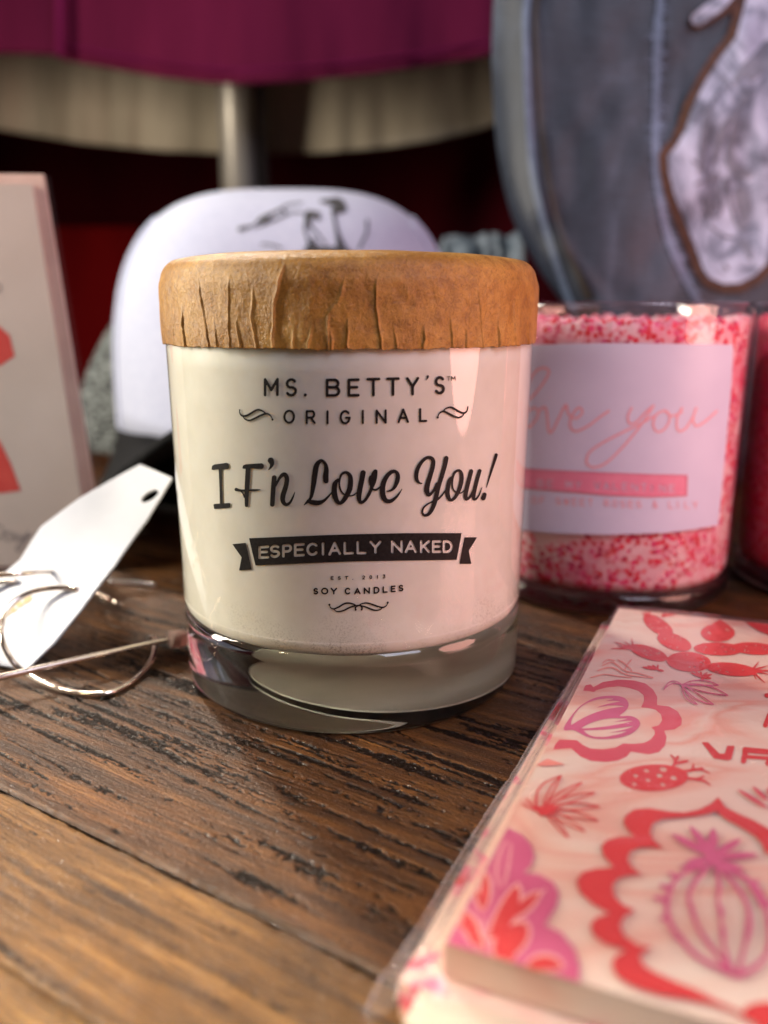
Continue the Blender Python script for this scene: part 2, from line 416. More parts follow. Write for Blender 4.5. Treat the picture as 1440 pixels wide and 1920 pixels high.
def table():
    """boards as fine relief sheets: raised grain with open dark pores, worn arrises"""
    Vs = []; Fs = []; pores = []; boards = []; off = 0
    # (n0, n1, along0, along1, step across, step along, lightness, roughness of the grain)
    specs = [(-.06, .0506, -.16, .22, .0004, .0012, .85, .45),
             (.0509, .0749, -.20, .16, .00022, .0005, .42, .5),
             (.0753, .215, -.24, .09, .00024, .00042, 0.04, 1.0),
             (.2154, .36, -.55, .35, .0010, .005, 0.0, .8),
             (.3604, .60, -.9, .6, .004, .02, 0.02, .6),
             (.6004, 1.2, -1.2, 1.0, .02, .05, 0.0, .4)]
    for bi, (n0, n1, a0, a1, sn, sa, lt, rg) in enumerate(specs):
        n = np.linspace(n0, n1, int((n1-n0)/sn)+2); a = np.linspace(a0, a1, int((a1-a0)/sa)+2)
        A, Nn = np.meshgrid(a, n, indexing='ij')
        if bi != 2:
            wander = .0015*vnoise(A*18, Nn*30, 11+bi)
        else:                                   # the grain of the wide board runs a little off its length and bends
            wander = .0022*vnoise(A*14, Nn*26, 12)+.05*A*1.0
        q = Nn+wander
        p1 = vnoise(q*760, A*36+vnoise(q*900, A*9, 3), 20+bi)
        p2 = vnoise(q*1700, A*110, 40+bi)
        env = vnoise(q*150, A*14, 60+bi)*.4+vnoise(q*260, A*70, 61+bi)*.6
        jag = vnoise(Nn*2900, A*1500, 70+bi)*.7+vnoise(Nn*1500, A*420, 170+bi)*.5
        f = p1*.80+p2*.34+env*.50+jag*.62
        pore = np.clip((f-(.24 if bi == 2 else .55))/.30, 0, 1)*min(rg*1.2, 1.0)
        z = -.00028*pore*rg+.00005*rg*jag*(p1 > -.1)+.00003*rg*vnoise(q*500, A*30, 80+bi)+.00004*rg*vnoise(Nn*2600, A*1500, 81)
        # worn arrises, ragged
        rag = .0006+.0005*vnoise(A*160, np.full_like(A, bi*3.1), 90+bi)+.0004*vnoise(A*700, np.full_like(A, bi*1.1), 91+bi)
        for e, sgn in ((n0, 1), (n1, -1)):
            d = (Nn-e)*sgn
            z -= .0009*np.exp(-np.clip(d, 0, 1)/np.maximum(rag, .0001)/.35)
        z += {0: .0, 1: -.0004, 2: 0.0, 3: -.0002}.get(bi, -.0006)-.00002
        V = np.stack([A*du[0]+Nn*dn[0], A*du[1]+Nn*dn[1], z], -1)
        m_, k_ = A.shape
        V = V.reshape(-1, 3); F = gridF(m_, k_)[:, ::-1]+off
        # thickness: a skirt down both long edges
        sk = []
        base = off+len(V)
        for col, flip in ((0, False), (k_-1, True)):
            e = V.reshape(m_, k_, 3)[:, col].copy(); e[:, 2] = -.03
            sk.append(e)
        V2 = np.vstack([V]+sk); extra = []
        for si, (col, flip) in enumerate(((0, False), (k_-1, True))):
            top = off+np.arange(m_)*k_+col; bot = base+si*m_+np.arange(m_)
            qd = np.stack([top[:-1], top[1:], bot[1:], bot[:-1]], 1)
            extra.append(qd[:, ::-1] if flip else qd)
        Fs.append(F); Fs += extra; Vs.append(V2)
        pores.append(np.concatenate([pore.reshape(-1), np.ones(2*m_)])); boards.append(np.full(len(V2), lt))
        off += len(V2)
    o = mesh('table_top', np.vstack(Vs), np.vstack(Fs), M_WOOD, None, True, {'pore': np.concatenate(pores), 'board': np.concatenate(boards)})
    tag(o, 'dark stained rough wooden boards under all the goods', None, None, 'structure')
    V, F = slab([(-1.6, -.4, -.0315), (1.6, -.4, -.0315), (1.6, 1.9, -.0315), (-1.6, 1.9, -.0315)], (0, 0, -.01))
    u = mesh('table_underside', V, F, plain('dark_board', (.02, .01, .006)), None)
    tag(u, 'dark board that carries the table boards', None, None, 'structure')
table()

# ================================================================== MAIN CANDLE
CX, CY, R1, R0 = -.00742, .18801, .0400, .0390
def rad(z): return R0+(R1-R0)*z/.0757
M_GLASS, nt, b = nmat('thick_clear_glass')
b.inputs['Base Color'].default_value = (.985, 1, .975, 1); b.inputs['Roughness'].default_value = 0
b.inputs['Transmission Weight'].default_value = 1; b.inputs['IOR'].default_value = 1.5
M_WALL = thin_clear('clear_glass_wall', .025, (.985, .99, .98), 1.5, boost=1.25)
def wax_mat():
    m, nt, b = nmat('cream_soy_wax')
    v = coords(nt); f = noise(nt, v, 160, 5, .6); f2 = noise(nt, v, 2500, 3, .7)
    base = ramp(nt, f, [(.3, (.69, .665, .570)), (.7, (.75, .73, .645))])
    # wet, mottled spots where the wax has let go of the glass, low on the jar
    sx = N(nt, 'ShaderNodeSeparateXYZ'); nt.links.new(v, sx.inputs[0])
    mr = N(nt, 'ShaderNodeMapRange'); mr.inputs['From Min'].default_value = .0275; mr.inputs['From Max'].default_value = .0185
    nt.links.new(sx.outputs['Z'], mr.inputs['Value'])
    sp = ramp(nt, f2, [(.50, (0, 0, 0)), (.62, (1, 1, 1))])
    pt = ramp(nt, noise(nt, v, 90, 3), [(.40, (0, 0, 0)), (.62, (1, 1, 1))])
    m1 = N(nt, 'ShaderNodeMath', operation='MULTIPLY'); nt.links.new(mr.outputs[0], m1.inputs[0]); nt.links.new(sp, m1.inputs[1])
    m2 = N(nt, 'ShaderNodeMath', operation='MULTIPLY'); nt.links.new(m1.outputs[0], m2.inputs[0]); nt.links.new(pt, m2.inputs[1])
    mx = N(nt, 'ShaderNodeMix', data_type='RGBA'); nt.links.new(m2.outputs[0], mx.inputs['Factor'])
    nt.links.new(base, mx.inputs['A']); mx.inputs['B'].default_value = (.30, .27, .21, 1)
    nt.links.new(mx.outputs['Result'], b.inputs['Base Color'])
    b.inputs['Roughness'].default_value = .55
    b.inputs['Subsurface Weight'].default_value = .35; b.inputs['Subsurface Radius'].default_value = (1, .8, .5)
    b.inputs['Subsurface Scale'].default_value = .006
    return m
M_WAX = wax_mat()
candle = thing('candle_jar', (CX, CY, 0), 'clear glass candle of cream wax with brown paper lid and black lettering', 'candle')
WB = .0160                                       # underside of the wax
gp = [(0, .0003), (.030, .0003), (.0355, .0001)]+[(R0-.0024+.0024*math.cos(math.radians(a)), .0024+.0024*math.sin(math.radians(a))) for a in range(-80, 1, 16)]
gp += [(rad(z), z) for z in np.linspace(.004, .0176, 6)]
gp += [(rad(.0176)-.0012, .0180), (rad(.0176)-.0030, .0177), (.0, .0177)]
V, F = lathe_closed([(0, .0012), (.020, .0012), (.030, .0008)]+gp[2:], CX, CY, 240)
glass_base = mesh('glass_base', V, F, M_GLASS, candle, True)
zz = np.linspace(.0181, .0835, 12)
prof = [(rad(z), z) for z in zz]+[(rad(.0835)-.0012, .0845)]
V, F = lathe(prof, CX, CY, 240)
glass_wall = mesh('glass_wall', V, F, M_WALL, candle, True)
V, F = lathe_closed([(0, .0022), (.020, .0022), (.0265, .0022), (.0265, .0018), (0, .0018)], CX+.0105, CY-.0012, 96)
mesh('added_base_disc', V, F, plain('pale_added_disc', (.42, .405, .32), (.52, .50, .40), 60, .7, 0), candle)  # pale disc added inside the base to brighten what the glass refracts
wr = .00012
wp = [(0, WB), (.028, WB), (.0335, WB+.0002)]+[(R0-wr-.0042+.0042*math.cos(math.radians(a))+.0004, WB+.0042+.0042*math.sin(math.radians(a))) for a in range(-78, 1, 13)]
wp += [(rad(z)-wr, z) for z in np.linspace(.0215, .078, 10)]+[(rad(.078)-.004, .0795), (0, .0795)]
V, F = lathe_closed(wp, CX, CY, 240)
wax = mesh('wax', V, F, M_WAX, candle, True)

# ---- the printing on the glass
pr = Print(385, 695, 945, 1160, .8)
T = -.022
for ch, x0, x1, y0, y1 in [('M', 494.5, 522.8, 708.7, 743), ('S', 535.3, 557, 709, 743.7), ('.', 569, 576, 735, 743.7), ('B', 610.8, 638.3, 709.7, 744),
        ('E', 651.7, 674.5, 709.5, 743.8), ('T', 687, 713.3, 708.2, 743.3), ('T', 724.2, 749.7, 707.5, 742.5), ('Y', 761.3, 786.2, 706.8, 741.5), ("'", 798.7, 804, 704.6, 714), ('S', 814.8, 834.4, 705, 739.7)]:
    letter(pr, ch, x0, x1, y0, y1, 5.2, T)
letter(pr, 'T', 838.2, 844.4, 705.6, 714, 1.3); letter(pr, 'M', 846, 854.2, 705.2, 713.6, 1.3)
for ch, x0, x1, y0, y1 in [('O', 531.2, 553.3, 768, 794.7), ('R', 573, 592.2, 768.8, 795.3), ('I', 612, 616.2, 769.2, 795.7), ('G', 636.7, 657.8, 768.7, 795.7), ('I', 678, 682.8, 768.3, 795),
        ('N', 704.2, 725.3, 767.7, 794.7), ('A', 745.3, 767, 765.8, 793.2), ('L', 785.8, 801.2, 765, 791.5)]:
    letter(pr, ch, x0, x1, y0, y1, 4.3, T)
def flour(pts, ox, oy, k, w=1.9):
    n = len(pts); P = sh(pts, ox, oy, k)
    pr.stroke([(p[0], p[1], w*(.45+.75*math.sin(math.pi*i/(n-1)))) for i, p in enumerate(P)])
k = 6.0; ox, oy = 430, 690
flour([(115, 478), (122, 515), (150, 540), (200, 533), (260, 500), (310, 472), (350, 474), (390, 495), (418, 515)], ox, oy, k, 3.4)
flour([(150, 540), (178, 575), (225, 590), (280, 570), (340, 540), (390, 520), (430, 516), (462, 536), (485, 575)], ox, oy, k, 3.4)
pr.dot(117/k+ox, 473/k+oy, 1.5); pr.dot(486/k+ox, 580/k+oy, 2.1)
ox = 660
flour([(965, 553), (980, 515), (1010, 492), (1040, 490), (1100, 520), (1150, 545), (1200, 558), (1240, 542), (1268, 505)], ox, oy, k, 3.4)
flour([(1025, 492), (1050, 460), (1100, 442), (1140, 452), (1190, 482), (1230, 502), (1270, 505), (1295, 480), (1302, 450)], ox, oy, k, 3.4)
pr.dot(965/k+ox, 556/k+oy, 2.2); pr.dot(1302/k+ox, 442/k+oy, 1.6)
# the large script line
k = 7.2; ox, oy = 380, 840
pr.poly(sh([(118, 293), (128, 240), (160, 222), (325, 200), (350, 212), (355, 270), (340, 287), (190, 288), (145, 296)], ox, oy, k))
pr.stroke(sh([(238, 280, 46), (244, 500, 38), (252, 755, 40)], ox, oy, k))
pr.poly(sh([(145, 765), (160, 755), (350, 742), (375, 745), (372, 800), (350, 808), (190, 822), (155, 823)], ox, oy, k))
pr.poly(sh([(535, 275), (545, 235), (580, 220), (800, 205), (825, 225), (825, 265), (800, 285), (640, 275), (555, 282)], ox, oy, k))
for st in [[(612, 270, 66), (600, 500, 64), (594, 620, 58), (592, 775, 46)],
           [(452, 560, 45), (500, 572, 32), (560, 573, 26), (640, 571, 28), (720, 567, 26), (778, 563, 10)],
           [(500, 572, 14), (540, 608, 17), (565, 660, 26)],
           [(920, 170, 84), (936, 215, 56), (918, 260, 34), (890, 295, 10)],
           [(966, 400, 65), (952, 560, 66), (940, 762, 62)],
           [(985, 510, 26), (1030, 420, 36), (1075, 365, 52), (1115, 362, 58), (1138, 420, 62), (1122, 520, 66), (1085, 640, 70), (1085, 720, 62), (1125, 765, 44), (1180, 735, 34), (1220, 660, 24), (1243, 597, 10)]]:
    pr.stroke(sh(st, ox, oy, k))
ox = 560
for st in [[(370, 442, 72), (366, 380, 76), (374, 300, 66), (365, 230, 50), (330, 180, 40), (290, 175, 48), (243, 235, 70), (220, 350, 75), (200, 500, 66), (175, 640, 46), (150, 690, 36), (125, 720, 42), (72, 770, 9)],
           [(130, 716, 48), (190, 735, 68), (265, 740, 66), (335, 715, 42), (400, 655, 28), (455, 590, 16)],
           [(530, 425, 30), (492, 480, 66), (482, 570, 72), (490, 650, 75), (520, 720, 60), (555, 745, 46), (600, 715, 58), (650, 640, 66), (690, 550, 72), (702, 450, 68), (690, 370, 56), (640, 330, 42), (580, 355, 34), (555, 420, 28), (548, 480, 26), (560, 550, 25), (590, 605, 22), (640, 638, 20), (700, 645, 18), (750, 630, 18), (795, 590, 14)],
           [(870, 335, 72), (855, 420, 72), (830, 540, 70), (815, 640, 68), (822, 710, 52), (850, 735, 42), (900, 700, 42), (950, 620, 45), (985, 540, 48), (1010, 440, 80), (1022, 360, 84), (1036, 318, 60)],
           [(982, 400, 66), (975, 450, 60), (985, 520, 40)],
           [(985, 555, 24), (1040, 565, 28), (1090, 535, 22), (1130, 495, 15)],
           [(1190, 585, 18), (1250, 570, 30), (1300, 520, 48), (1335, 430, 62), (1338, 360, 54), (1310, 320, 44), (1260, 320, 52), (1200, 370, 58), (1150, 460, 68), (1132, 560, 72), (1142, 650, 72), (1180, 710, 60), (1240, 718, 52), (1310, 670, 36), (1360, 610, 22), (1396, 553, 9)]]:
    pr.stroke(sh(st, ox, oy, k))
ox, oy = 760, 830
for st in [[(225, 550, 14), (190, 543, 28), (155, 500, 50), (150, 430, 56), (172, 340, 54), (230, 250, 46), (295, 203, 42), (350, 208, 50), (378, 250, 54), (370, 330, 58), (335, 450, 62), (305, 550, 66), (290, 640, 70), (310, 703, 48), (345, 690, 40), (390, 635, 34), (430, 560, 46)],
           [(553, 210, 62), (530, 320, 60), (490, 460, 58), (455, 570, 58), (430, 670, 60), (405, 780, 60), (370, 880, 56), (320, 960, 46), (260, 982, 34), (230, 940, 28), (245, 880, 26), (300, 830, 22), (360, 800, 22), (430, 770, 28), (490, 715, 26), (548, 640, 18)],
           [(640, 450, 16), (600, 500, 45), (580, 580, 56), (570, 680, 58), (590, 755, 50), (620, 775, 42), (670, 740, 44), (720, 650, 52), (755, 540, 56), (762, 440, 50), (740, 383, 38), (700, 378, 34), (660, 415, 34), (637, 490, 30), (634, 580, 25), (655, 642, 20), (700, 675, 20), (750, 680, 17), (795, 645, 13)],
           [(890, 385, 55), (865, 480, 56), (835, 600, 56), (815, 700, 56), (822, 762, 42), (860, 745, 34), (900, 690, 34), (940, 600, 28)],
           [(1005, 380, 50), (975, 480, 52), (945, 600, 52), (925, 700, 52), (926, 762, 38), (960, 755, 28), (1000, 700, 20), (1036, 603, 9)],
           [(1228, 165, 44), (1200, 260, 38), (1150, 420, 27), (1097, 603, 9)],
           [(1070, 702, 58), (1054, 748, 64)]]:
    pr.stroke(sh(st, ox, oy, k))
# ribbon with the words left open in it
pr.poly([(466.9, 1009.2), (520, 1007), (600, 1003.8), (660, 1001.7), (760, 999.6), (865.7, 999.6), (856.2, 1049.8), (760, 1051), (660, 1052.8), (560, 1056.6), (479, 1060.4)])
pr.poly(sh([(90, 232), (235, 218), (300, 507), (162, 518), (190, 375)], 420, 980, 5.76))
pr.poly(sh([(1217, 158), (1352, 158), (1262, 303), (1290, 446), (1160, 446)], 660, 980, 5.76))
def row(items, ox, oy, k, sw, tilt, cut=False):
    for ch, x0, x1, y0, y1 in items: letter(pr, ch, x0/k+ox, x1/k+ox, y0/k+oy, y1/k+oy, sw, tilt, cut)
k = 5.76
row([('E', 370, 488, 249, 389), ('S', 495, 605, 238, 381), ('P', 628, 735, 232, 374), ('E', 755, 872, 222, 366), ('C', 890, 1020, 215, 358), ('I', 1055, 1085, 212, 354), ('A', 1127, 1265, 207, 352), ('L', 1292, 1403, 203, 344)], 420, 980, k, 4.8, -.07, True)
row([('L', 50, 160, 198, 341), ('Y', 190, 320, 194, 334), ('N', 422, 552, 190, 330), ('A', 570, 703, 189, 329), ('K', 735, 845, 188, 328), ('E', 864, 968, 190, 328), ('D', 980, 1090, 190, 328)], 660, 980, k, 4.8, -.012, True)
row([('E', 1152, 1186, 578, 618), ('S', 1230, 1262, 577, 617), ('T', 1304, 1345, 576, 616), ('.', 1386, 1396, 600, 618)], 420, 980, k, 1.5, -.02)
row([('2', 110, 142, 570, 613), ('0', 188, 218, 568, 609), ('1', 265, 287, 565, 605), ('3', 331, 362, 560, 602)], 660, 980, k, 1.5, -.03)
row([('S', 965, 1018, 705, 776), ('O', 1048, 1127, 702, 776), ('Y', 1150, 1222, 703, 776), ('C', 1303, 1368, 702, 776)], 420, 980, k, 2.8, 0)
row([('A', 22, 94, 703, 776), ('N', 126, 195, 699, 771), ('D', 233, 298, 692, 766), ('L', 330, 386, 686, 758), ('E', 418, 472, 679, 751), ('S', 503, 556, 671, 743)], 660, 980, k, 2.8, -.06)
flour([(1140, 890), (1152, 918), (1185, 931), (1240, 910), (1300, 875), (1350, 868), (1400, 880), (1435, 900), (1450, 905)], 420, 980, k, 2.6)
flour([(1180, 930), (1210, 955), (1245, 960), (1300, 945), (1360, 915), (1420, 897), (1470, 893), (1500, 900)], 420, 980, k, 2.6)
flour([(385, 868), (370, 897), (335, 915), (280, 905), (210, 880), (150, 867), (95, 880), (60, 903)], 660, 980, k, 2.6)
flour([(335, 915), (300, 940), (250, 946), (200, 932), (140, 908), (85, 897), (50, 895)], 660, 980, k, 2.6)
flour([(52, 905), (36, 920), (40, 940)], 660, 980, k, 2.4); flour([(92, 905), (110, 920), (103, 940)], 660, 980, k, 2.4)
for x, y in ((40, 940), (104, 938), (386, 863)): pr.dot(x/k+660, y/k+980, 2.0)
pr.dot(1139/k+420, 886/k+980, 2.0)
P2, F2 = pr.polys()
M_INK, nt, b = nmat('black_screen_print')
nt.links.new(ramp(nt, noise(nt, coords(nt), 1800, 3), [(.3, (.010, .009, .009)), (.7, (.022, .020, .019))]), b.inputs['Base Color'])
b.inputs['Roughness'].default_value = .45; b.inputs['Specular IOR Level'].default_value = .12
ink = mesh('printed_lettering', on_cyl(P2, CX, CY, R0+.00004, R1+.00004, .0757), F2, M_INK, candle)

# ---- the crinkled paper lid
def kraft():
    m, nt, b = nmat('brown_kraft_paper')
    v = coords(nt)
    n1 = noise(nt, v, 120, 6, .7); n2 = noise(nt, v, 1400, 4, .7, 1.5); n3 = noise(nt, v, 380, 4, .6)
    c = ramp(nt, n1, [(.28, (.25, .108, .016)), (.5, (.42, .205, .034)), (.72, (.55, .305, .065))])
    sp = ramp(nt, n2, [(.35, (.62, .58, .55)), (.5, (1, 1, 1)), (.68, (1.15, 1.15, 1.1))])
    mu = N(nt, 'ShaderNodeMix', data_type='RGBA', blend_type='MULTIPLY'); mu.inputs['Factor'].default_value = .9
    nt.links.new(c, mu.inputs['A']); nt.links.new(sp, mu.inputs['B'])
    st = ramp(nt, n3, [(.32, (.55, .46, .40)), (.48, (1, 1, 1))])
    m3 = N(nt, 'ShaderNodeMix', data_type='RGBA', blend_type='MULTIPLY'); m3.inputs['Factor'].default_value = .5
    nt.links.new(mu.outputs['Result'], m3.inputs['A']); nt.links.new(st, m3.inputs['B'])
    nt.links.new(m3.outputs['Result'], b.inputs['Base Color'])
    b.inputs['Roughness'].default_value = .40
    b.inputs['Specular IOR Level'].default_value = .45
    ad = N(nt, 'ShaderNodeMath', operation='ADD'); nt.links.new(n2, ad.inputs[0]); nt.links.new(n3, ad.inputs[1])
    bump(nt, b, ad.outputs[0], .8, .00022)
    return m
M_KRAFT = kraft()
LR = .0407
def lid():
    pf = [(.0406, .0760), (.0407, .078), (LR, .083), (LR, .0872), (.04035, .0890), (.0399, .0905), (.0390, .0917), (.0374, .0926), (.034, .0931), (.026, .0935), (.012, .0937)]
    P = smooth_path(pf, 10)
    th = np.linspace(0, 2*math.pi, 1900, endpoint=False)
    TH, RR = np.meshgrid(th, P[:, 0]); ZZ = np.meshgrid(th, P[:, 1])[1]
    D = np.zeros_like(RR)
    side = np.clip((.0905-ZZ)/.004, 0, 1)
    # creases read off the side: lines in print units -> angle and height on the lid
    K = 1.946
    lines = [[(175, 150), (190, 240), (205, 330), (215, 400)], [(290, 140), (292, 260), (295, 395)], [(375, 180), (377, 250), (372, 300), (390, 395)],
             [(490, 100), (470, 190), (455, 260), (450, 400)], [(715, 150), (692, 235), (650, 300)], [(830, 150), (828, 270), (848, 400)], [(598, 320), (580, 400)],
             [(722, 300), (722, 400)], [(893, 330), (903, 400)], [(1198, 190), (1218, 400)], [(1328, 240), (1336, 400)], [(232, 290), (250, 395)], [(318, 300), (332, 395)],
             [(1005, 320), (1000, 400)], [(1100, 290), (1108, 400)], [(120, 260), (130, 395)], [(1160, 320), (1158, 400)], [(1270, 300), (1275, 400)], [(1380, 300), (1385, 400)], [(90, 300), (92, 395)], [(530, 330), (525, 400)], [(660, 340), (668, 400)]]
    cr = []
    for L in lines:
        q = on_cyl([(x/K+280, y/K+440) for x, y in L], CX, CY, LR)
        cr.append((np.unwrap(np.arctan2(q[:, 1]-CY, q[:, 0]-CX)), q[:, 2], 1.0))
    for i in range(34):                        # the back of the lid, the same kind of folds
        t0 = RNG.uniform(0.1, math.pi-.1); zt = RNG.uniform(.080, .089)
        cr.append((np.array([t0, t0+RNG.uniform(-.03, .03), t0+RNG.uniform(-.05, .05)]), np.array([zt, (zt+.0755)/2, .0755]), RNG.uniform(.5, 1)))
    for i, (ta, tz, amp) in enumerate(cr):
        o = np.argsort(tz); ct = np.interp(ZZ[:, 0], tz[o], ta[o])
        top = tz.max(); fade = np.clip((top-ZZ[:, 0])/.0025, 0, 1)
        ct = ct+.0035*vnoise(ZZ[:, 0]*900, np.full(len(ct), i*7.3), 5)
        d = (TH-ct[:, None]+math.pi) % (2*math.pi)-math.pi
        d = d*LR*1000                           # mm from the crease
        sgn = 1 if i % 3 else -1; d = d*sgn
        wd = 1.6+1.4*((i*37) % 10)/10
        h = np.where(d > 0, np.exp(-d/wd), np.exp(d/.12))*(.00024 if i % 2 else .00008)*amp
        h += .00022*amp*np.exp(-(d/.17)**2)
        D += h*fade[:, None]
    D += side*(.00016*vnoise(TH*9, ZZ*150, 7)+.00009*vnoise(TH*26, ZZ*420, 8)+.00003*vnoise(TH*90, ZZ*1200, 9))
    D += (1-side)*.00012*vnoise(RR*np.cos(TH)*160, RR*np.sin(TH)*160, 10)
    Rr = RR+D*np.where(RR > .02, 1, RR/.02)
    low = np.clip((.0785-ZZ)/.003, 0, 1)
    Z2 = ZZ+low*(.00016*vnoise(TH*30, TH*0, 12)+.00012*vnoise(TH*110, TH*0, 13)+.00010*vnoise(TH*500, TH*0, 14))+(1-side)*.0001*vnoise(RR*np.cos(TH)*130, RR*np.sin(TH)*130, 11)
    n, m_ = RR.shape
    V = np.stack([CX+Rr*np.cos(TH), CY+Rr*np.sin(TH), Z2], -1)
    # inner skin so that the paper has an edge
    inn = []
    for dz, dr in ((0, .00025), (.003, .0009), (.006, .0012)):
        rr = Rr[0]-dr; inn.append(np.stack([CX+rr*np.cos(th), CY+rr*np.sin(th), Z2[0]+dz], -1))
    Vall = np.vstack([a for a in reversed(inn)]+[V.reshape(-1, 3), [[CX, CY, .0937]]])
    F = gridF(n+3, m_, True).tolist(); last = (n+2)*m_; c_ = (n+3)*m_
    F += [[last+j, last+(j+1) % m_, c_] for j in range(m_)]
    return mesh('paper_lid', Vall, F, M_KRAFT, candle, True)
lid()
#@@SPLIT2
# ================================================================== THE TWO PINK SPRINKLE CANDLES
def sprinkle_wax(name, deep):
    m, nt, b = nmat(name)
    v = coords(nt)
    vo = N(nt, 'ShaderNodeTexVoronoi'); vo.inputs['Scale'].default_value = 620; vo.inputs['Randomness'].default_value = 1
    nt.links.new(v, vo.inputs['Vector'])
    vo2 = N(nt, 'ShaderNodeTexVoronoi'); vo2.inputs['Scale'].default_value = 330; nt.links.new(v, vo2.inputs['Vector'])
    n1 = noise(nt, v, 170, 3, .6); n2 = noise(nt, v, 60, 3, .6)
    base = ramp(nt, n2, [(.35, (.80, .18, .28)), (.5, (.84, .46, .52)), (.7, (.86, .64, .64))]) if not deep else ramp(nt, n2, [(.35, (.62, .05, .10)), (.65, (.80, .22, .28))])
    sc = N(nt, 'ShaderNodeSeparateColor'); nt.links.new(vo.outputs['Color'], sc.inputs[0])
    dots = ramp(nt, sc.outputs[0], [(0, (.62, .012, .03)), (.35, (.78, .03, .07)), (.6, (.78, .06, .22)), (.85, (.55, .015, .08))])
    r = ramp(nt, vo.outputs['Distance'], [(.50, (1, 1, 1)), (.60, (0, 0, 0))])
    g = ramp(nt, n1, [(.43, (0, 0, 0)), (.50, (1, 1, 1))]) if not deep else ramp(nt, n1, [(.38, (0, 0, 0)), (.46, (1, 1, 1))])
    k = N(nt, 'ShaderNodeMath', operation='MULTIPLY'); nt.links.new(r, k.inputs[0]); nt.links.new(g, k.inputs[1])
    mx = N(nt, 'ShaderNodeMix', data_type='RGBA'); nt.links.new(k.outputs[0], mx.inputs['Factor'])
    nt.links.new(base, mx.inputs['A']); nt.links.new(dots, mx.inputs['B'])
    nt.links.new(mx.outputs['Result'], b.inputs['Base Color'])
    b.inputs['Roughness'].default_value = .5
    bump(nt, b, vo2.outputs['Distance'], .4, .0004)
    return m
M_SPR = sprinkle_wax('pink_sprinkle_wax', False); M_SPR2 = sprinkle_wax('red_sprinkle_wax', True)
M_GLASS2 = thin_clear('jar_glass', .02, (.985, .98, .985), 1.5, boost=1.5)
def pink_jar(cx, cy, R, label, wax_m):
    t = thing('sprinkle_candle', (cx, cy, 0), label, 'candle', 'pink sprinkle candles in a row')
    fl = [(0, .0012), (.020, .0010), (R-.004, .0004)]+[(R-.003+.003*math.cos(math.radians(a)), .003+.003*math.sin(math.radians(a))) for a in range(-80, 1, 16)]
    V, F = lathe_closed(fl+[(R, .0050), (R-.0008, .0062), (R-.003, .0066), (0, .0066)], cx, cy, 140)
    mesh('glass_base', V, F, M_GLASS, t, True)
    V, F = lathe([(R, .0052), (R, .03), (R, .06), (R, .083)]+[(R-.0011+.0011*math.cos(math.radians(a)), .0838+.0011*math.sin(math.radians(a))) for a in range(0, 181, 20)]+[(R-.0022, .0815)], cx, cy, 140)
    mesh('glass_wall', V, F, M_GLASS2, t, True)
    # the sprinkle wax, clinging unevenly to the glass near its top
    th = np.linspace(0, 2*math.pi, 260, endpoint=False)
    pf = np.array([(R-.006, .0058), (R-.0022, .0070), (R-.0012, .0095), (R-.0012, .04), (R-.0012, .076), (R-.0012, .0800), (R-.003, .0808), (R-.006, .0800), (R-.012, .0790), (.004, .0785)])
    V = []
    for r, z in pf:
        zz = z+(.0010*vnoise(th*30, th*0, 31)+.0006*vnoise(th*90, th*0, 32) if z > .0795 and r > R-.008 else 0*th)
        V.append(np.stack([cx+r*np.cos(th), cy+r*np.sin(th), zz+0*th], 1))
    V = np.vstack(V); F = gridF(len(pf), 260, True).tolist()
    F.append(list(range(260))[::-1]); F.append([(len(pf)-1)*260+j for j in range(260)])
    mesh('wax', V, F, wax_m, t, True)
    return t
J1 = (.0690, .2535, .0385)
jar1 = pink_jar(*J1, 'pink and red sprinkle candle in clear glass with white square love you label', M_SPR)
jar2 = pink_jar(.1510, .249, .0388, 'deep red and pink sprinkle candle cut off by the right edge, no label in view', M_SPR2)
M_LABEL = plain('white_paper_label', (.58, .58, .74), (.62, .62, .78), 60, .45, .1, .0001)
M_LPINK = plain('label_pink_ink', (.78, .36, .42), (.80, .40, .46), 200, .5, 0)
M_LROSE = plain('label_rose_ink', (.74, .22, .34), (.78, .26, .38), 300, .5, 0)
M_LRED = plain('label_red_ink', (.62, .12, .20), (.66, .15, .24), 300, .5, 0)
def onj(P, e): return on_cyl(P, J1[0], J1[1], J1[2]+e)
p = Print(890, 620, 1400, 1020, 4)
p.poly([(912, 655), (960, 648), (1000, 646), (1140, 643), (1375, 646), (1372, 720), (1362, 830), (1347, 985), (1300, 993), (1250, 999), (1140, 1003), (1040, 1000), (960, 993), (930, 987)])
P2, F2 = p.polys(); lab = mesh('paper_label', onj(P2, .00012), F2, M_LABEL, jar1)
k, ox, oy = 2.667, 900, 540
p = Print(900, 670, 1370, 890, 1)
for st in [[(120, 600), (200, 580), (260, 545), (320, 470), (345, 420), (325, 400), (290, 408), (255, 450), (225, 540), (205, 640), (215, 700), (250, 690), (285, 650), (290, 612), (262, 600), (235, 630), (228, 680), (255, 695)],
           [(290, 620), (318, 596), (332, 610), (338, 660), (345, 718), (362, 715), (395, 650), (418, 600), (432, 585), (436, 605)],
           [(432, 600), (450, 640), (485, 650), (512, 620), (495, 598), (462, 635), (450, 690), (480, 716), (540, 690), (600, 645), (645, 615)],
           [(758, 600), (740, 640), (748, 678), (785, 668), (830, 620), (868, 588)],
           [(868, 588), (830, 650), (770, 730), (700, 810), (630, 875), (570, 897), (533, 875), (545, 825), (600, 782), (700, 728), (800, 680), (870, 640)],
           [(925, 612), (885, 630), (866, 675), (880, 715), (915, 712), (945, 670), (945, 630), (925, 612), (960, 640), (1010, 620)],
           [(1010, 600), (985, 655), (990, 712), (1025, 705), (1062, 650), (1082, 600), (1066, 650), (1080, 690), (1125, 668), (1185, 615)]]:
    p.stroke(sh(st, ox, oy, k), 4.2)
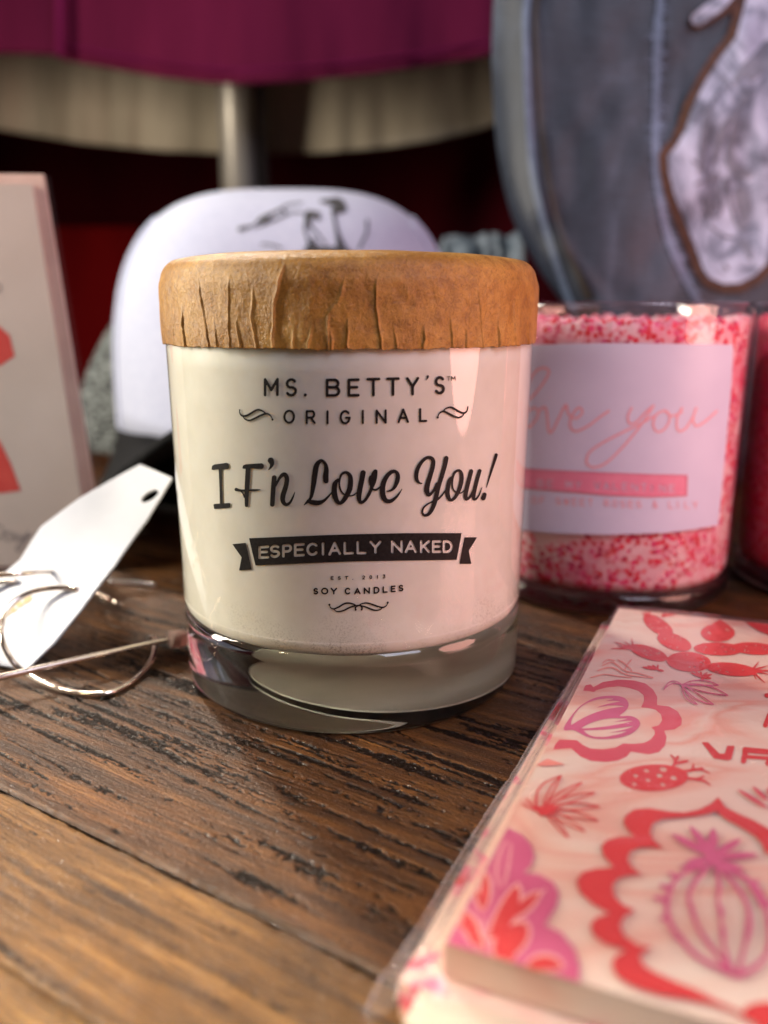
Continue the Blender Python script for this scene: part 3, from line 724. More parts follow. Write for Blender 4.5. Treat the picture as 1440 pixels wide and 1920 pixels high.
P2, F2 = p.polys(); mesh('love_you_script', onj(P2, .00022), F2, M_LPINK, lab)
p = Print(930, 870, 1310, 950, 1); fr = Print(930, 870, 1310, 950, 1)
q = [(975, 879.5), (1060, 884), (1140, 887.5), (1220, 890.5), (1288, 892), (1287, 929), (1220, 931), (1140, 928), (1060, 921), (978, 914)]
p.poly(q)
bt = 'BE MY VALENTINE'; tl = .055
for i, ch in enumerate(bt):
    if ch == ' ': continue
    x = 1008+i*17.6; yb = 899+(x-1008)*.040
    letter(p, ch, x, x+(12 if ch != 'I' else 6), yb, yb+15, 2.0, tl, True)
P2, F2 = p.polys(); mesh('label_banner', onj(P2, .00022), F2, M_LROSE, lab)
fr.stroke(q+[q[0]], 2.6, curve=False)
P2, F2 = fr.polys(); mesh('banner_outline', onj(P2, .00030), F2, M_LRED, lab)
p = Print(930, 925, 1330, 970, .8)
bt = 'NOTES OF SWEET ROSES & LILY'
for i, ch in enumerate(bt):
    if ch == ' ': continue
    x = 906+i*15.1; yb = 927+(x-906)*.042-max(0, x-1180)*.03
    if x > 935: letter(p, ch, x, x+(10 if ch != 'I' else 5), yb, yb+14, 1.9, .04)
P2, F2 = p.polys(); mesh('label_small_text', onj(P2, .00022), F2, M_LPINK, lab)

# ================================================================== THE PACK OF VALENTINE CARDS IN CLEAR WRAP
ZT = .0110
Bq, Aq, Cq = on_z([(834, 1768), (1160, 1140), (1080, 1840)], ZT)
Dq = on_z([(1440, 1170)], ZT)[0]
U = Aq-Bq; LU = np.linalg.norm(U); U /= LU
Vv = Cq-Bq; Vv /= np.linalg.norm(Vv); Wv = Dq-Aq; Wv /= np.linalg.norm(Wv)
BR = Bq+Vv*.105; AR = Aq+Wv*.098
pack = thing('card_pack', (float(Bq[0]), float(Bq[1]), 0), 'pack of pink and red cactus patterned valentine cards in clear wrap', 'card pack')
def cover_mat():
    m, nt, b = nmat('blush_printed_card')
    v = coords(nt, (1, 3.2, 1), (0, 0, math.radians(28)))
    n1 = noise(nt, v, 17, 3, .5, .9); n2 = noise(nt, v, 60, 3, .6, .3)
    c = ramp(nt, n1, [(.40, (.70, .585, .48)), (.50, (.70, .50, .40)), (.56, (.68, .36, .27)), (.62, (.70, .56, .45)), (.72, (.70, .38, .29))])
    c2 = ramp(nt, n2, [(.3, (.93, .90, .88)), (.6, (1, 1, 1))])
    mu = N(nt, 'ShaderNodeMix', data_type='RGBA', blend_type='MULTIPLY'); mu.inputs['Factor'].default_value = .7
    nt.links.new(c, mu.inputs['A']); nt.links.new(c2, mu.inputs['B'])
    nt.links.new(mu.outputs['Result'], b.inputs['Base Color']); b.inputs['Roughness'].default_value = .45
    return m
M_COVER = cover_mat()
M_CREAM = plain('cream_card_edge', (.66, .56, .44), (.70, .60, .48), 90, .6, .15, .0002)
V, F = slab([Bq, BR, AR, Aq], (0, 0, -.0048)); mesh('top_card', V, F, M_COVER, pack)
V, F = slab([Bq+(Vv*.0004+U*.0004)+(0, 0, -.0049), BR+U*.0004+(0, 0, -.0049), AR-U*.0004+(0, 0, -.0049), Aq+Vv*.0004-U*.0004+(0, 0, -.0049)], (0, 0, -.0003))
mesh('card_edge', V, F, M_CREAM, pack)
def side_mat():
    m, nt, b = nmat('pink_printed_card')
    v = coords(nt); n1 = noise(nt, v, 130, 3, .5, .5); n2 = noise(nt, v, 45, 2)
    c = ramp(nt, n1, [(.36, (.72, .05, .06)), (.44, (.80, .22, .34)), (.50, (.82, .55, .48)), (.66, (.84, .66, .56))])
    nt.links.new(c, b.inputs['Base Color']); b.inputs['Roughness'].default_value = .5
    return m
zl = .0056
low = [Bq-Vv*.0048-U*.0020, BR-U*.0020, AR+U*.001, Aq-Vv*.0040+U*.001]
low = [np.array([a[0], a[1], zl]) for a in low]
V, F = slab(low, (0, 0, -.0050)); mesh('under_card', V, F, side_mat(), pack)
frt = [Bq-U*.0075-Vv*.002, BR-U*.0075, BR-U*.0021, Bq-U*.0021-Vv*.002]
frt = [np.array([a[0], a[1], zl+.0002]) for a in frt]
V, F = slab(frt, (0, 0, -.0052)); mesh('front_flap', V, F, M_CREAM, pack)
M_RED = plain('red_print', (.54, .010, .012), (.60, .018, .018), 120, .45, 0)
M_ROSE = plain('rose_print', (.54, .030, .060), (.60, .055, .09), 60, .45, 0)
M_MAG = plain('magenta_print', (.50, .065, .17), (.56, .09, .21), 90, .45, 0)
M_PALE = plain('blush_print', (.74, .36, .33), (.76, .44, .38), 120, .45, 0)
M_SALM = plain('salmon_line_print', (.72, .20, .16), (.76, .26, .20), 120, .45, 0)
def quad_px():
    return None
LIM = [(834, 1768), (1160, 1140), (1500, 1177), (1500, 1962)]
_lv = [0]
def art(name, p, mat):
    p.clip(LIM)
    P2, F2 = p.polys(); _lv[0] += 1
    return mesh(name, on_z(P2, ZT+.00003*_lv[0]), F2, mat, pack)
def canvas(st=1.5): return Print(830, 1130, 1500, 1965, st)
# upper scalloped frame with the heart-shaped cactus
k, ox, oy = 3.13, 980, 1120
p = canvas(1.0)
p.poly(sh([(355, 548), (370, 515), (400, 510), (415, 528), (470, 497), (560, 483), (650, 487), (720, 505), (765, 540), (790, 585), (788, 632), (860, 640), (910, 670), (935, 715), (930, 750), (890, 775), (830, 782), (845, 820), (835, 870), (800, 908), (740, 922), (635, 905), (610, 935), (560, 958), (490, 967), (400, 960), (340, 935), (300, 900), (285, 886), (180, 893),
             (190, 865), (215, 835), (318, 838), (350, 865), (400, 888), (470, 893), (545, 882), (590, 857), (650, 860), (710, 855), (750, 835), (775, 805), (775, 782), (755, 763), (800, 750), (820, 720), (810, 685), (780, 660), (740, 650), (695, 645), (712, 610), (710, 575), (680, 550), (620, 530), (560, 522), (500, 528), (430, 545), (420, 557), (395, 550)], ox, oy, k))
art('scalloped_frame_print', p, M_ROSE)
p = canvas(1.0)
p.poly(sh([(240, 772), (310, 665), (380, 610), (450, 583), (540, 577), (600, 592), (622, 628), (605, 665), (570, 696), (630, 695), (675, 715), (688, 745), (660, 785), (600, 815), (520, 830), (430, 830), (370, 815), (300, 780)], ox, oy, k), curve=True)
def lens(pr_, a, b_, wd, cut=False, bend=0):
    a = np.array(a, float); b_ = np.array(b_, float); n = np.array([-(b_-a)[1], (b_-a)[0]])
    pts = []
    for i in range(9):
        t = i/8; q = a+(b_-a)*t+n*bend*4*t*(1-t); pts.append((q[0], q[1], wd*(.12+.88*math.sin(math.pi*min(t*1.0, 1))**.7)))
    pr_.stroke(pts, cut=cut, curve=False)
S = lambda x, y: (x/k+ox, y/k+oy)
for tip, bend in (((372, 640), -.10), ((425, 608), -.12), ((478, 597), -.13), ((530, 595), -.13), ((570, 610), -.12), ((592, 640), -.10)):
    lens(p, S(285, 748), S(*tip), 7.5, True, bend)
for tip, bend in (((570, 712), -.05), ((615, 712), -.03), ((645, 725), .0), ((650, 755), .05), ((610, 785), .08), ((540, 803), .09), ((470, 812), .08)):
    lens(p, S(345, 768) if tip[1] < 740 else S(360, 782), S(*tip), 6.0, True, bend)
art('heart_cactus_print', p, M_MAG)
# letters
p = canvas(.8)
p.poly(sh([(1050, 850), (1088, 850), (1155, 917), (1186, 917), (1200, 870), (1244, 872), (1226, 948), (1208, 958), (1122, 945)], ox, oy, k))
for st in ([(1296, 960, 32), (1310, 893, 32)], [(1306, 895, 34), (1470, 910, 34)], [(1296, 934, 22), (1450, 944, 22)], [(1500, 915, 34), (1440, 972, 34)]): p.stroke(sh(st, ox, oy, k), curve=False)
for st in ([(1432, 575, 26), (1500, 582, 26)], [(1425, 750, 28), (1448, 690, 28)], [(1448, 690, 24), (1540, 700, 24)]): p.stroke(sh(st, ox, oy, k), curve=False)
art('valentine_lettering', p, M_RED)
# prickly pear pads
p = canvas(1.0)
p.dot(*S(770, 1058), 64, 25, -2)
for x, y, r in ((727, 1018, 5), (825, 1010, 7), (885, 1060, 6), (803, 1046, 5.5), (735, 1073, 4.5), (663, 1047, 4.5), (655, 1096, 4.5), (823, 1100, 5)): p.dot(*S(x, y), r, r*.62, 15, True)
for st in ([(875, 1005), (895, 960), (870, 925)], [(895, 965), (910, 935)], [(895, 975), (965, 960)], [(930, 1022), (990, 1012), (1002, 980)], [(990, 1014), (1040, 1010), (1095, 1030)], [(1030, 1010), (1055, 1003)], [(945, 1058), (1020, 1065), (1062, 1048)], [(1020, 1068), (1060, 1075), (1100, 1102)]):
    p.stroke([(q[0], q[1], 6.0-1.6*i) for i, q in enumerate(sh(st, ox, oy, k))])
art('prickly_pear_print', p, M_RED)
p = canvas(1.0)
for cx_, cy_, rx, ry, ro in ((795, 165, 100, 44, 32), (890, 262, 105, 46, 18), (1145, 208, 100, 52, 0), (1148, 303, 145, 38, 2), (1360, 300, 135, 36, 4), (975, 378, 130, 58, 4), (1225, 422, 150, 38, 6), (740, 325, 115, 38, 18)):
    p.dot(*S(cx_, cy_), rx/k, ry/k, ro)
p.poly(sh([(1080, 175), (1160, 128), (1220, 170)], ox, oy, k))
p.poly([(1380, 1142), (1420, 1148), (1500, 1160), (1500, 1200), (1440, 1190), (1400, 1168)], curve=True)
rr = random.Random(4)
for cx_, cy_, rx, ry in ((795, 165, 70, 30), (890, 262, 80, 34), (1145, 210, 75, 38), (1148, 303, 115, 26), (1360, 300, 100, 22), (975, 378, 100, 42), (1225, 422, 110, 26), (740, 325, 80, 22)):
    for i in range(7):
        a = rr.uniform(0, 6.28); q = rr.uniform(.3, 1)**.5
        p.dot(*S(cx_+rx*q*math.cos(a), cy_+ry*q*math.sin(a)), 1.7, 1.2, 0, True)
for base, tips in (((650, 300), ((600, 260), (540, 262), (520, 300), (560, 285), (640, 240))), ((730, 110), ((700, 90), (720, 70), (760, 70))), ((820, 110), ((850, 80), (880, 95), (900, 100))), ((1345, 430), ((1385, 378), (1440, 400), (1440, 450), (1420, 500), (1370, 480), (1500, 430)))):
    for t_ in tips: p.stroke([(*S(*base), 5), (*S(*t_), 1.2)], curve=False)
for st in ([(800, 165), (870, 180)], [(985, 320), (1010, 275)], [(850, 345), (860, 380)]): pass
for c, tips in (((790, 425), ((700, 408), (730, 400), (760, 395), (795, 395), (830, 432))), ((1050, 470), ((985, 440), (1010, 430), (1045, 435), (1085, 440), (1115, 450), (1110, 475), (1060, 492)))):
    for t_ in tips: lens(p, S(*c), S(*t_), 4.5)
art('prickly_pear_print', p, M_RED)
p = canvas(.8)
for st in ([(470, 400), (520, 380), (560, 400), (600, 430), (680, 445), (765, 470)], [(440, 430), (520, 410), (590, 445), (660, 462), (765, 472)], [(560, 365), (600, 390), (640, 430), (610, 440)], [(640, 365), (610, 400), (600, 430)], [(400, 470), (480, 452), (560, 462), (640, 470)], [(470, 385), (500, 365), (540, 372)]):
    p.stroke(sh(st, ox, oy, k), 1.7)
art('wavy_grass_print', p, M_SALM)
p = canvas(.8)
p.poly(sh([(70, 988), (145, 945), (195, 962), (250, 980), (150, 990)], ox, oy, k))
art('leaf_tip_print', p, M_SALM)
p = canvas(.8)
for tip, bn in (((830, 540), .25), ((1150, 515), -.06), ((1205, 575), -.03), ((1120, 628), .05), ((1025, 628), .12)):
    a = S(935, 512); b_ = S(*tip)
    for s_ in (1, -1):
        A_ = np.array(a); B_ = np.array(b_); n_ = np.array([-(B_-A_)[1], (B_-A_)[0]])
        p.stroke([tuple(A_+(B_-A_)*t+n_*(bn+s_*.07)*4*t*(1-t)) for t in np.linspace(0, 1, 7)], 1.9)
art('small_agave_print', p, M_MAG)
# spiky red agave at the left edge
k, ox, oy = 3.349, 700, 1440
p = canvas(1.0)
for tip in ((1180, 45), (1310, 90), (1390, 155), (1420, 242), (1412, 332), (1330, 402), (1225, 440)):
    A_ = np.array(S(1060, 262)); B_ = np.array(S(*tip)); n_ = np.array([-(B_-A_)[1], (B_-A_)[0]])
    for s_ in (1, -1):
        p.stroke([(*tuple(A_+(B_-A_)*t+n_*(-.03+s_*.055)*4*t*(1-t)), 3.6*(1-t*.35)) for t in np.linspace(0, 1, 8)])
for st in ([(1060, 270, 14), (1020, 240, 6)], [(1060, 275, 16), (1130, 260, 10)], [(1020, 240, 5), (1030, 150, 4), (1080, 90, 3), (1175, 48, 2)], [(1015, 250, 4), (960, 195, 3)], [(1030, 270, 4), (935, 225, 3)]): p.stroke([(x/k+ox, y/k+oy, w_) for x, y, w_ in st])
art('spiky_agave_print', p, M_RED)
# magenta scallops with red flame leaves
p = canvas(1.5)
p.poly(sh([(845, 375), (930, 418), (990, 480), (1010, 550), (990, 612), (945, 655), (1040, 668), (1130, 718), (1165, 790), (1150, 870), (1078, 985), (1180, 1030), (1260, 1130), (1298, 1240), (1285, 1400), (700, 1400), (300, 1400)], ox, oy, k))
art('magenta_scallop_print', p, M_MAG)
leaves = [((700, 880), (705, 650), 26, .0), ((690, 900), (640, 760), 22, .05), ((725, 1080), (910, 725), 44, .06), ((850, 950), (1050, 775), 30, .0), ((640, 1120), (560, 900), 34, .08), ((780, 1180), (960, 1000), 60, -.05), ((850, 1230), (960, 960), 40, -.12), ((700, 1150), (520, 960), 26, .1), ((960, 1250), (1190, 1250), 38, -.12), ((800, 760), (860, 445), 26, -.05)]
p = canvas(1.2)
for a, b_, wd, bn in leaves: lens(p, S(*a), S(*b_), wd, False, bn)
for a, b_, wd, bn in leaves[-1:]: lens(p, S(*a), S(*b_), wd-8, True, bn)
for st in ([(600, 1240), (660, 1150), (700, 1050), (690, 950)], [(1080, 760), (1000, 850), (860, 940)], [(740, 1160), (760, 1080), (850, 960)]): p.stroke(sh(st, ox, oy, k), 3)
art('leaf_outline_print', p, M_PALE)
p = canvas(1.2)
for a, b_, wd, bn in leaves[:-1]: lens(p, np.array(S(*a))*.97+np.array(S(*b_))*.03, np.array(S(*b_))*.95+np.array(S(*a))*.05, wd-11, False, bn)
art('flame_leaf_print', p, M_RED)
# the large red ogee frame
k, ox, oy = 3.6, 1040, 1460
p = canvas(1.5)
p.poly(sh([(1105, 122), (1060, 165), (980, 205), (880, 228), (780, 222), (640, 198), (540, 205), (480, 245), (465, 300), (500, 355), (545, 390), (440, 390), (350, 415), (312, 460), (330, 520), (400, 598), (280, 605), (190, 630), (145, 690), (170, 770), (260, 850), (372, 908), (280, 935), (240, 990), (260, 1060), (340, 1115), (482, 1160), (400, 1205), (385, 1270), (420, 1340), (520, 1400), (700, 1460), (900, 1490), (1050, 1520), (1180, 1560), (1260, 1605),
             (1240, 1565), (1080, 1490), (950, 1420), (800, 1360), (690, 1310), (600, 1260), (575, 1200), (610, 1165), (665, 1142), (560, 1120), (470, 1060), (440, 990), (470, 930), (545, 888), (460, 850), (400, 790), (388, 720), (430, 670), (500, 650), (592, 645), (520, 600), (488, 540), (510, 490), (570, 465), (640, 460), (738, 470), (670, 420), (640, 360), (660, 300), (730, 270), (850, 262), (960, 250), (1040, 235), (1086, 218),
             (1150, 270), (1250, 325), (1350, 385), (1400, 440), (1420, 495), (1500, 540), (1650, 560), (1650, 420), (1500, 370), (1350, 282), (1250, 240), (1150, 190)], ox, oy, k))
p.poly(sh([(1250, 1605), (1300, 1530), (1380, 1508), (1440, 1505), (1500, 1520), (1620, 1560), (1620, 1800), (1440, 1760), (1340, 1640)], ox, oy, k))
art('ogee_frame_print', p, M_RED)
p = canvas(1.2)
for st in ([(1050, 590, 26), (900, 620, 26), (810, 690, 28), (765, 790, 32), (758, 900, 34), (790, 1000, 34), (850, 1080, 36), (940, 1180, 36), (1050, 1250, 38), (1150, 1290, 42), (1240, 1322, 44), (1350, 1270, 38), (1425, 1190, 36), (1450, 1080, 32), (1440, 950, 32), (1410, 820, 32), (1340, 710, 32), (1230, 640, 34), (1080, 575, 34)],
           [(1030, 600, 24), (950, 690, 34), (905, 790, 26), (930, 900, 34), (965, 1000, 24), (1020, 1090, 34), (1100, 1190, 30), (1190, 1290, 34)],
           [(1090, 610, 24), (1110, 720, 30), (1100, 830, 20), (1122, 900, 40), (1122, 960, 18), (1135, 1040, 40), (1140, 1120, 24), (1180, 1270, 36)],
           [(1110, 600, 24), (1220, 720, 28), (1290, 830, 26), (1312, 920, 34), (1305, 1030, 44), (1280, 1130, 28), (1245, 1280, 34)],
           [(1250, 640, 20), (1340, 740, 30), (1400, 850, 38)]):
    p.stroke(sh(st, ox, oy, k))
for a, b_, wd in (((1060, 520), (790, 375), 15), ((1060, 510), (912, 320), 15), ((1062, 520), (1070, 335), 19), ((1070, 520), (1258, 408), 15), ((1070, 530), (1372, 512), 14), ((1070, 550), (1285, 615), 12), ((1050, 550), (845, 600), 12), ((1050, 530), (890, 560), 10)):
    lens(p, S(*a), S(*b_), wd)
p.dot(*S(1065, 530), 14)
for a, b_ in (((830, 665), (780, 640)), ((780, 740), (718, 722)), ((762, 815), (678, 806)), ((765, 940), (722, 945)), ((840, 1065), (815, 1080)), ((1440, 840), (1500, 830)), ((1330, 720), (1370, 690)), ((1460, 960), (1520, 960))):
    p.stroke([(*S(*a), 11), (*S(*b_), 7)], curve=False)
art('barrel_cactus_print', p, M_MAG)
p = canvas(1.0)
for a, b_, wd in (((1440, 200), (1235, 70), 8), ((1440, 150), (1335, 50), 8), ((1460, 120), (1440, 60), 8), ((1470, 210), (1520, 80), 8)): lens(p, S(*a), S(*b_), wd)
art('grass_tuft_print', p, M_ROSE)
# clear wrap
def wrap():
    s_ = np.concatenate([np.linspace(-.0082, .0035, 46), np.linspace(.0040, .118, 120)])
    t_ = np.concatenate([np.linspace(-.0056, .0035, 46), np.linspace(.0042, LU+.010, 190)])
    Sg, Tg = np.meshgrid(s_, t_, indexing='ij')
    fr_ = Tg/LU
    Rt = Vv[None, None]*(1-fr_[..., None])+Wv[None, None]*fr_[..., None]
    Sx = np.where(Sg < 0, Sg*(1-.38*np.clip(fr_, 0, 1)+.012*vnoise(Tg*100, Tg*0, 58)), Sg)
    P = Bq+U*Tg[..., None]+Rt*Sx[..., None]
    dn_ = np.clip(-Tg, 0, 1); dl = np.clip(-Sg, 0, 1); df = np.clip(Tg-LU, 0, 1)
    d = np.hypot(dl*(1.0), np.maximum(dn_, df*1.5))
    d = np.where(dn_ > 0, np.hypot(dl, dn_*.86), d)
    z = np.interp(d, [0, .0007, .0020, .0042, .0056, .0066, .0085, .013, .02], [ZT+.0009, ZT+.0006, .0088, .0068, .0062, .0040, .0016, .0007, .0006])
    cr = np.clip(d/.004, 0, 1)
    z += cr*np.clip(z-.0005, 0, .004)/.004*(.0004*vnoise(Sg*420, Tg*50, 51)+.0003*vnoise(Sg*900, Tg*300, 52))
    crn = np.exp(-((Tg+.006)**2+(Sg+.006)**2)/.010**2)
    z += crn*cr*(.0016*np.abs(vnoise(Sg*700, Tg*700, 53)))
    z += (1-cr)*(.00022*vnoise(Sg*70, Tg*40, 54)+.00008*vnoise(Sg*260, Tg*60+Sg*130, 55)+.00012*np.exp(-(vnoise(Sg*45+Tg*20, Tg*30-Sg*18, 57)/.05)**2))
    P[..., 0] += cr*.00025*vnoise(Tg*110, Sg*60, 56)
    z = np.maximum(z, np.where(d < .0004, ZT+.0006, .0005))
    P[..., 2] = z
    V = P.reshape(-1, 3); F = gridF(len(s_), len(t_))
    o = mesh('clear_wrap', V, F, thin_clear('crinkled_clear_film', .07, (.985, .965, .97), 1.45, haze=.035, bscale=240, bstr=.3, bdist=.0006, boost=1.1), pack, True)
    M_SEAM = thin_clear('film_seam', .12, (.93, .90, .91), 1.5, haze=.16, bscale=900, bstr=.6, bdist=.0005, boost=1.6)
    for frac, rad_, col in ((0.001, .00018, 0), (.30, .00014, 0), (.52, .00012, 0)):
        ti = np.arange(8, len(t_)-14); si = int(frac*46)
        L_ = P[si, ti]+np.array([0, 0, .0002])
        L_[:, 2] += .0001*np.abs(vnoise(t_[ti]*900, ti*0.0, 59))
        rr_ = rad_*(1+.6*vnoise(t_[ti]*1300, ti*0.0, 60))
        Vt, Ft = tube(L_, rr_, 8); mesh('wrap_seam', Vt, Ft, M_SEAM, o, True)
wrap()

# ================================================================== GREETING CARD AT THE LEFT
RT = on_y([(80, 326)], .270)[0]; RB = on_z([(200, 1070)], 0)[0]
ld = np.array([-.997, -.03, 0]); LT = RT+ld*.11; LB = RB+ld*.11; LB[2] = .0
nrm = np.cross(RT-RB, ld); nrm /= np.linalg.norm(nrm)
if nrm[1] > 0: nrm = -nrm
def on_plane(P, p0, n):
    r = rays(P); t = ((p0-O)@n)/(r@n); return O+r*t[:, None]
gcard = thing('greeting_card', tuple(RB), 'upright cream greeting card with red shapes and grey script, in a clear sleeve', 'greeting card')
M_CARD = plain('matt_cream_card', (.58, .50, .43), (.62, .54, .47), 40, .6, .1, .0002)
M_ENV = plain('blush_envelope', (.56, .38, .32), (.64, .46, .39), 60, .6, .2, .0003)
V, F = slab([RB, LB, LT, RT], -nrm*.0018); mesh('envelope', V, F, M_ENV, gcard)
c0 = on_plane([(60, 346), (172, 1060)], RB+nrm*.0012, nrm)
V, F = slab([c0[1], c0[1]+ld*.10, c0[0]+ld*.10, c0[0]], -nrm*.0010); mesh('card_front', V, F, M_CARD, gcard)
e = on_plane([(94, 330), (216, 1066)], RB+nrm*.0016, nrm)
V, F = np.array([e[1], e[1]+ld*.114, e[0]+ld*.114, e[0]]), [[0, 1, 2, 3]]; mesh('clear_sleeve', V, F, thin_clear('clear_sleeve', .08, (.99, .98, .98), 1.4, haze=.01, bscale=60, bstr=.1, bdist=.001), gcard)
p = Print(-110, 590, 60, 940, 1.5)
p.poly([(-90, 600), (-40, 590), (0, 613), (18, 629), (27, 668), (0, 686), (-60, 700), (-100, 660)])
p.poly([(-90, 820), (-40, 780), (0, 828), (20, 869), (39, 920), (0, 925), (-90, 930)])
P2, F2 = p.polys(); mesh('red_print', on_plane(P2, RB+nrm*.00128, nrm), F2, plain('red_card_print', (.62, .045, .035), (.68, .07, .05), 150, .6, 0), gcard)
p = Print(-110, 520, 80, 1050, .8)
p.dot(-6, 540, 9); p.dot(-6, 540, 6.5, cut=True)
M_GREY = plain('grey_ink', (.16, .14, .14), None, 100, .6, 0)
P2, F2 = p.polys(); mesh('grey_ring_mark', on_plane(P2, RB+nrm*.00128, nrm), F2, M_GREY, gcard)
p = Print(-110, 960, 80, 1050, .8)
for st in ([(-45, 985), (-50, 1015), (-15, 1018), (6, 1000), (0, 985), (-30, 982)], [(26, 1000), (14, 998), (8, 1008), (16, 1014), (27, 1003), (28, 1013), (34, 1008)], [(36, 1000), (38, 1010), (48, 1004), (52, 996), (46, 1015), (36, 1032), (30, 1028), (44, 1012), (62, 1003)]): p.stroke(st, 2.1)
P2, F2 = p.polys(); mesh('grey_script', on_plane(P2, RB+nrm*.00128, nrm), F2, M_GREY, gcard)

# ================================================================== EARRING CARD AND HOOPS
t0 = on_z([(50, 1256)], .0006)[0]; t1 = on_y([(330, 905)], .214)[0]; t2 = on_y([(268, 877)], .224)[0]
tn = np.cross(t1-t0, t2-t0); tn /= np.linalg.norm(tn)
if tn[1] > 0: tn = -tn
def on_tag(P, e=0.0):
    q = on_plane(P, t0+tn*e, tn)
    return q
tagc = thing('earring_card', tuple(t0), 'tilted white jewellery card with a punched hole, leaning over the wire hoops', 'jewellery card')
p = Print(-60, 860, 345, 1300, 3)
p.poly([(268, 877), (330, 905), (312, 945), (288, 992), (232, 1075), (165, 1155), (110, 1212), (55, 1253), (0, 1262), (-55, 1262), (-55, 1150), (0, 1111), (55, 1064), (92, 1002), (160, 947), (225, 905)])
p.dot(292, 943, 19, 8, -38, cut=True)
P2, F2 = p.polys()
q = on_tag(P2); q[:, 2] = np.maximum(q[:, 2], .0004)
dd = np.linalg.norm(q-t0, axis=1); q += tn*(.0035*np.sin(np.clip(dd/.07, 0, 1)*math.pi))[:, None]
M_TAG = plain('white_glossy_card', (.47, .49, .55), (.53, .55, .61), 40, .38, .08, .0003)
tc = mesh('card', q, F2, M_TAG, tagc, True)
so = tc.modifiers.new('thickness', 'SOLIDIFY'); so.thickness = .0005; so.offset = 0
def tag_surf(P, e):
    q = on_tag(P); dd = np.linalg.norm(q-t0, axis=1)
    return q+tn*(.0035*np.sin(np.clip(dd/.07, 0, 1)*math.pi)+e)[:, None]
p = Print(-5, 1110, 90, 1200, .8)
for a in ((66, 1136, 10, 5), (52, 1143, 9, 6), (40, 1153, 9, 5), (28, 1160, 8, 5), (58, 1132, 8, 3), (34, 1148, 7, 3), (20, 1168, 6, 4)): p.dot(a[0], a[1], a[2], a[3], -38)
for a in ((56, 1138, 3), (44, 1150, 3), (33, 1155, 2.4)): p.dot(*a, cut=True)
P2, F2 = p.polys(); mesh('gold_print', tag_surf(P2, .0004), F2, plain('gold_ink', (.52, .36, .08), (.62, .42, .20), 900, .5, 0), tagc)
p = Print(-5, 1160, 60, 1200, .8); p.poly([(8, 1172), (22, 1172), (20, 1184), (5, 1192), (4, 1178)], curve=True)
P2, F2 = p.polys(); mesh('red_emblem', tag_surf(P2, .0004), F2, M_ROSE, tagc)
M_GOLD, nt, b = nmat('rose_gold_wire')
b.inputs['Base Color'].default_value = (.88, .76, .66, 1); b.inputs['Metallic'].default_value = 1; b.inputs['Roughness'].default_value = .20
def px3(lst):
    return np.array([on_z([(x, y)], z)[0] for x, y, z in lst])
h1 = px3([(172, 1120, .0135), (150, 1107, .0165), (110, 1102, .0170), (60, 1110, .0160), (22, 1132, .0140), (4, 1165, .0110), (4, 1200, .0085), (20, 1235, .0050), (45, 1260, .0024), (90, 1284, .0010), (150, 1300, .0007), (205, 1299, .0007), (250, 1277, .0007), (282, 1243, .0010), (291, 1212, .0022), (284, 1192, .0045)])
ear1 = thing('hoop_earring', tuple(h1[9]), 'rose gold wire hoop with a long straight bar, lying on the wood', 'earring', 'wire hoop earrings')
V, F = tube(smooth_path(h1, 8), .00068, 16); mesh('wire_hoop', V, F, M_GOLD, ear1, True)
bar = px3([(-60, 1285, .0060), (0, 1270, .0056), (140, 1238, .0052), (280, 1206, .0048), (352, 1194, .0046)])
V, F = tube(smooth_path(bar, 6), np.linspace(.00086, .00058, 25), 16); mesh('bar_post', V, F, M_GOLD, ear1, True)
M_NUB = plain('glittery_rose_rubber', (.42, .24, .19), (.72, .50, .42), 3000, .35, .8, .0004)
a_, b_ = px3([(318, 1200, .0050)])[0], px3([(346, 1196, .0046)])[0]
V, F = tube(np.array([a_+(b_-a_)*t for t in (0, .06, .5, .94, 1)]), [.0015, .0021, .0022, .0021, .0015], 20); mesh('clutch_back', V, F, M_NUB, ear1, True)
h2 = px3([(-80, 1105, .020), (-40, 1088, .021), (0, 1079, .0215), (40, 1076, .0215), (75, 1073, .0205), (100, 1072, .0185)])
ear2 = thing('hoop_earring', tuple(px3([(-80, 1105, 0)])[0]), 'rose gold wire hoop hooked high through the white card, silver post end behind it', 'earring', 'wire hoop earrings')
V, F = tube(smooth_path(h2, 6), .00055, 12); mesh('wire_hoop', V, F, M_GOLD, ear2, True)
h3 = px3([(-60, 1112, .013), (0, 1092, .0155), (30, 1090, .016)])
V, F = tube(smooth_path(h3, 6), .0007, 12); mesh('lower_wire', V, F, M_GOLD, ear2, True)
h4 = px3([(205, 1090, .0045), (250, 1094, .0030), (290, 1099, .0022)])
V, F = tube(smooth_path(h4, 5), .0009, 12); mesh('bar_post', V, F, plain('dull_silver', (.5, .47, .48), None, 200, .3, 0, metal=1), ear2, True)
h5 = px3([(180, 1112, .0045), (205, 1124, .0030)]); tt = np.linspace(0, 1, 24)[:, None]
V, F = tube(h5[0]+(h5[1]-h5[0])*tt, .0009+.00022*np.sin(np.linspace(0, 24, 24)), 12); mesh('screw_back', V, F, M_GOLD, ear2, True)
h6 = px3([(205, 1124, .0030), (232, 1134, .0022)]); V, F = tube(h6, .0003, 8); mesh('ear_pin', V, F, M_GOLD, ear2, True)

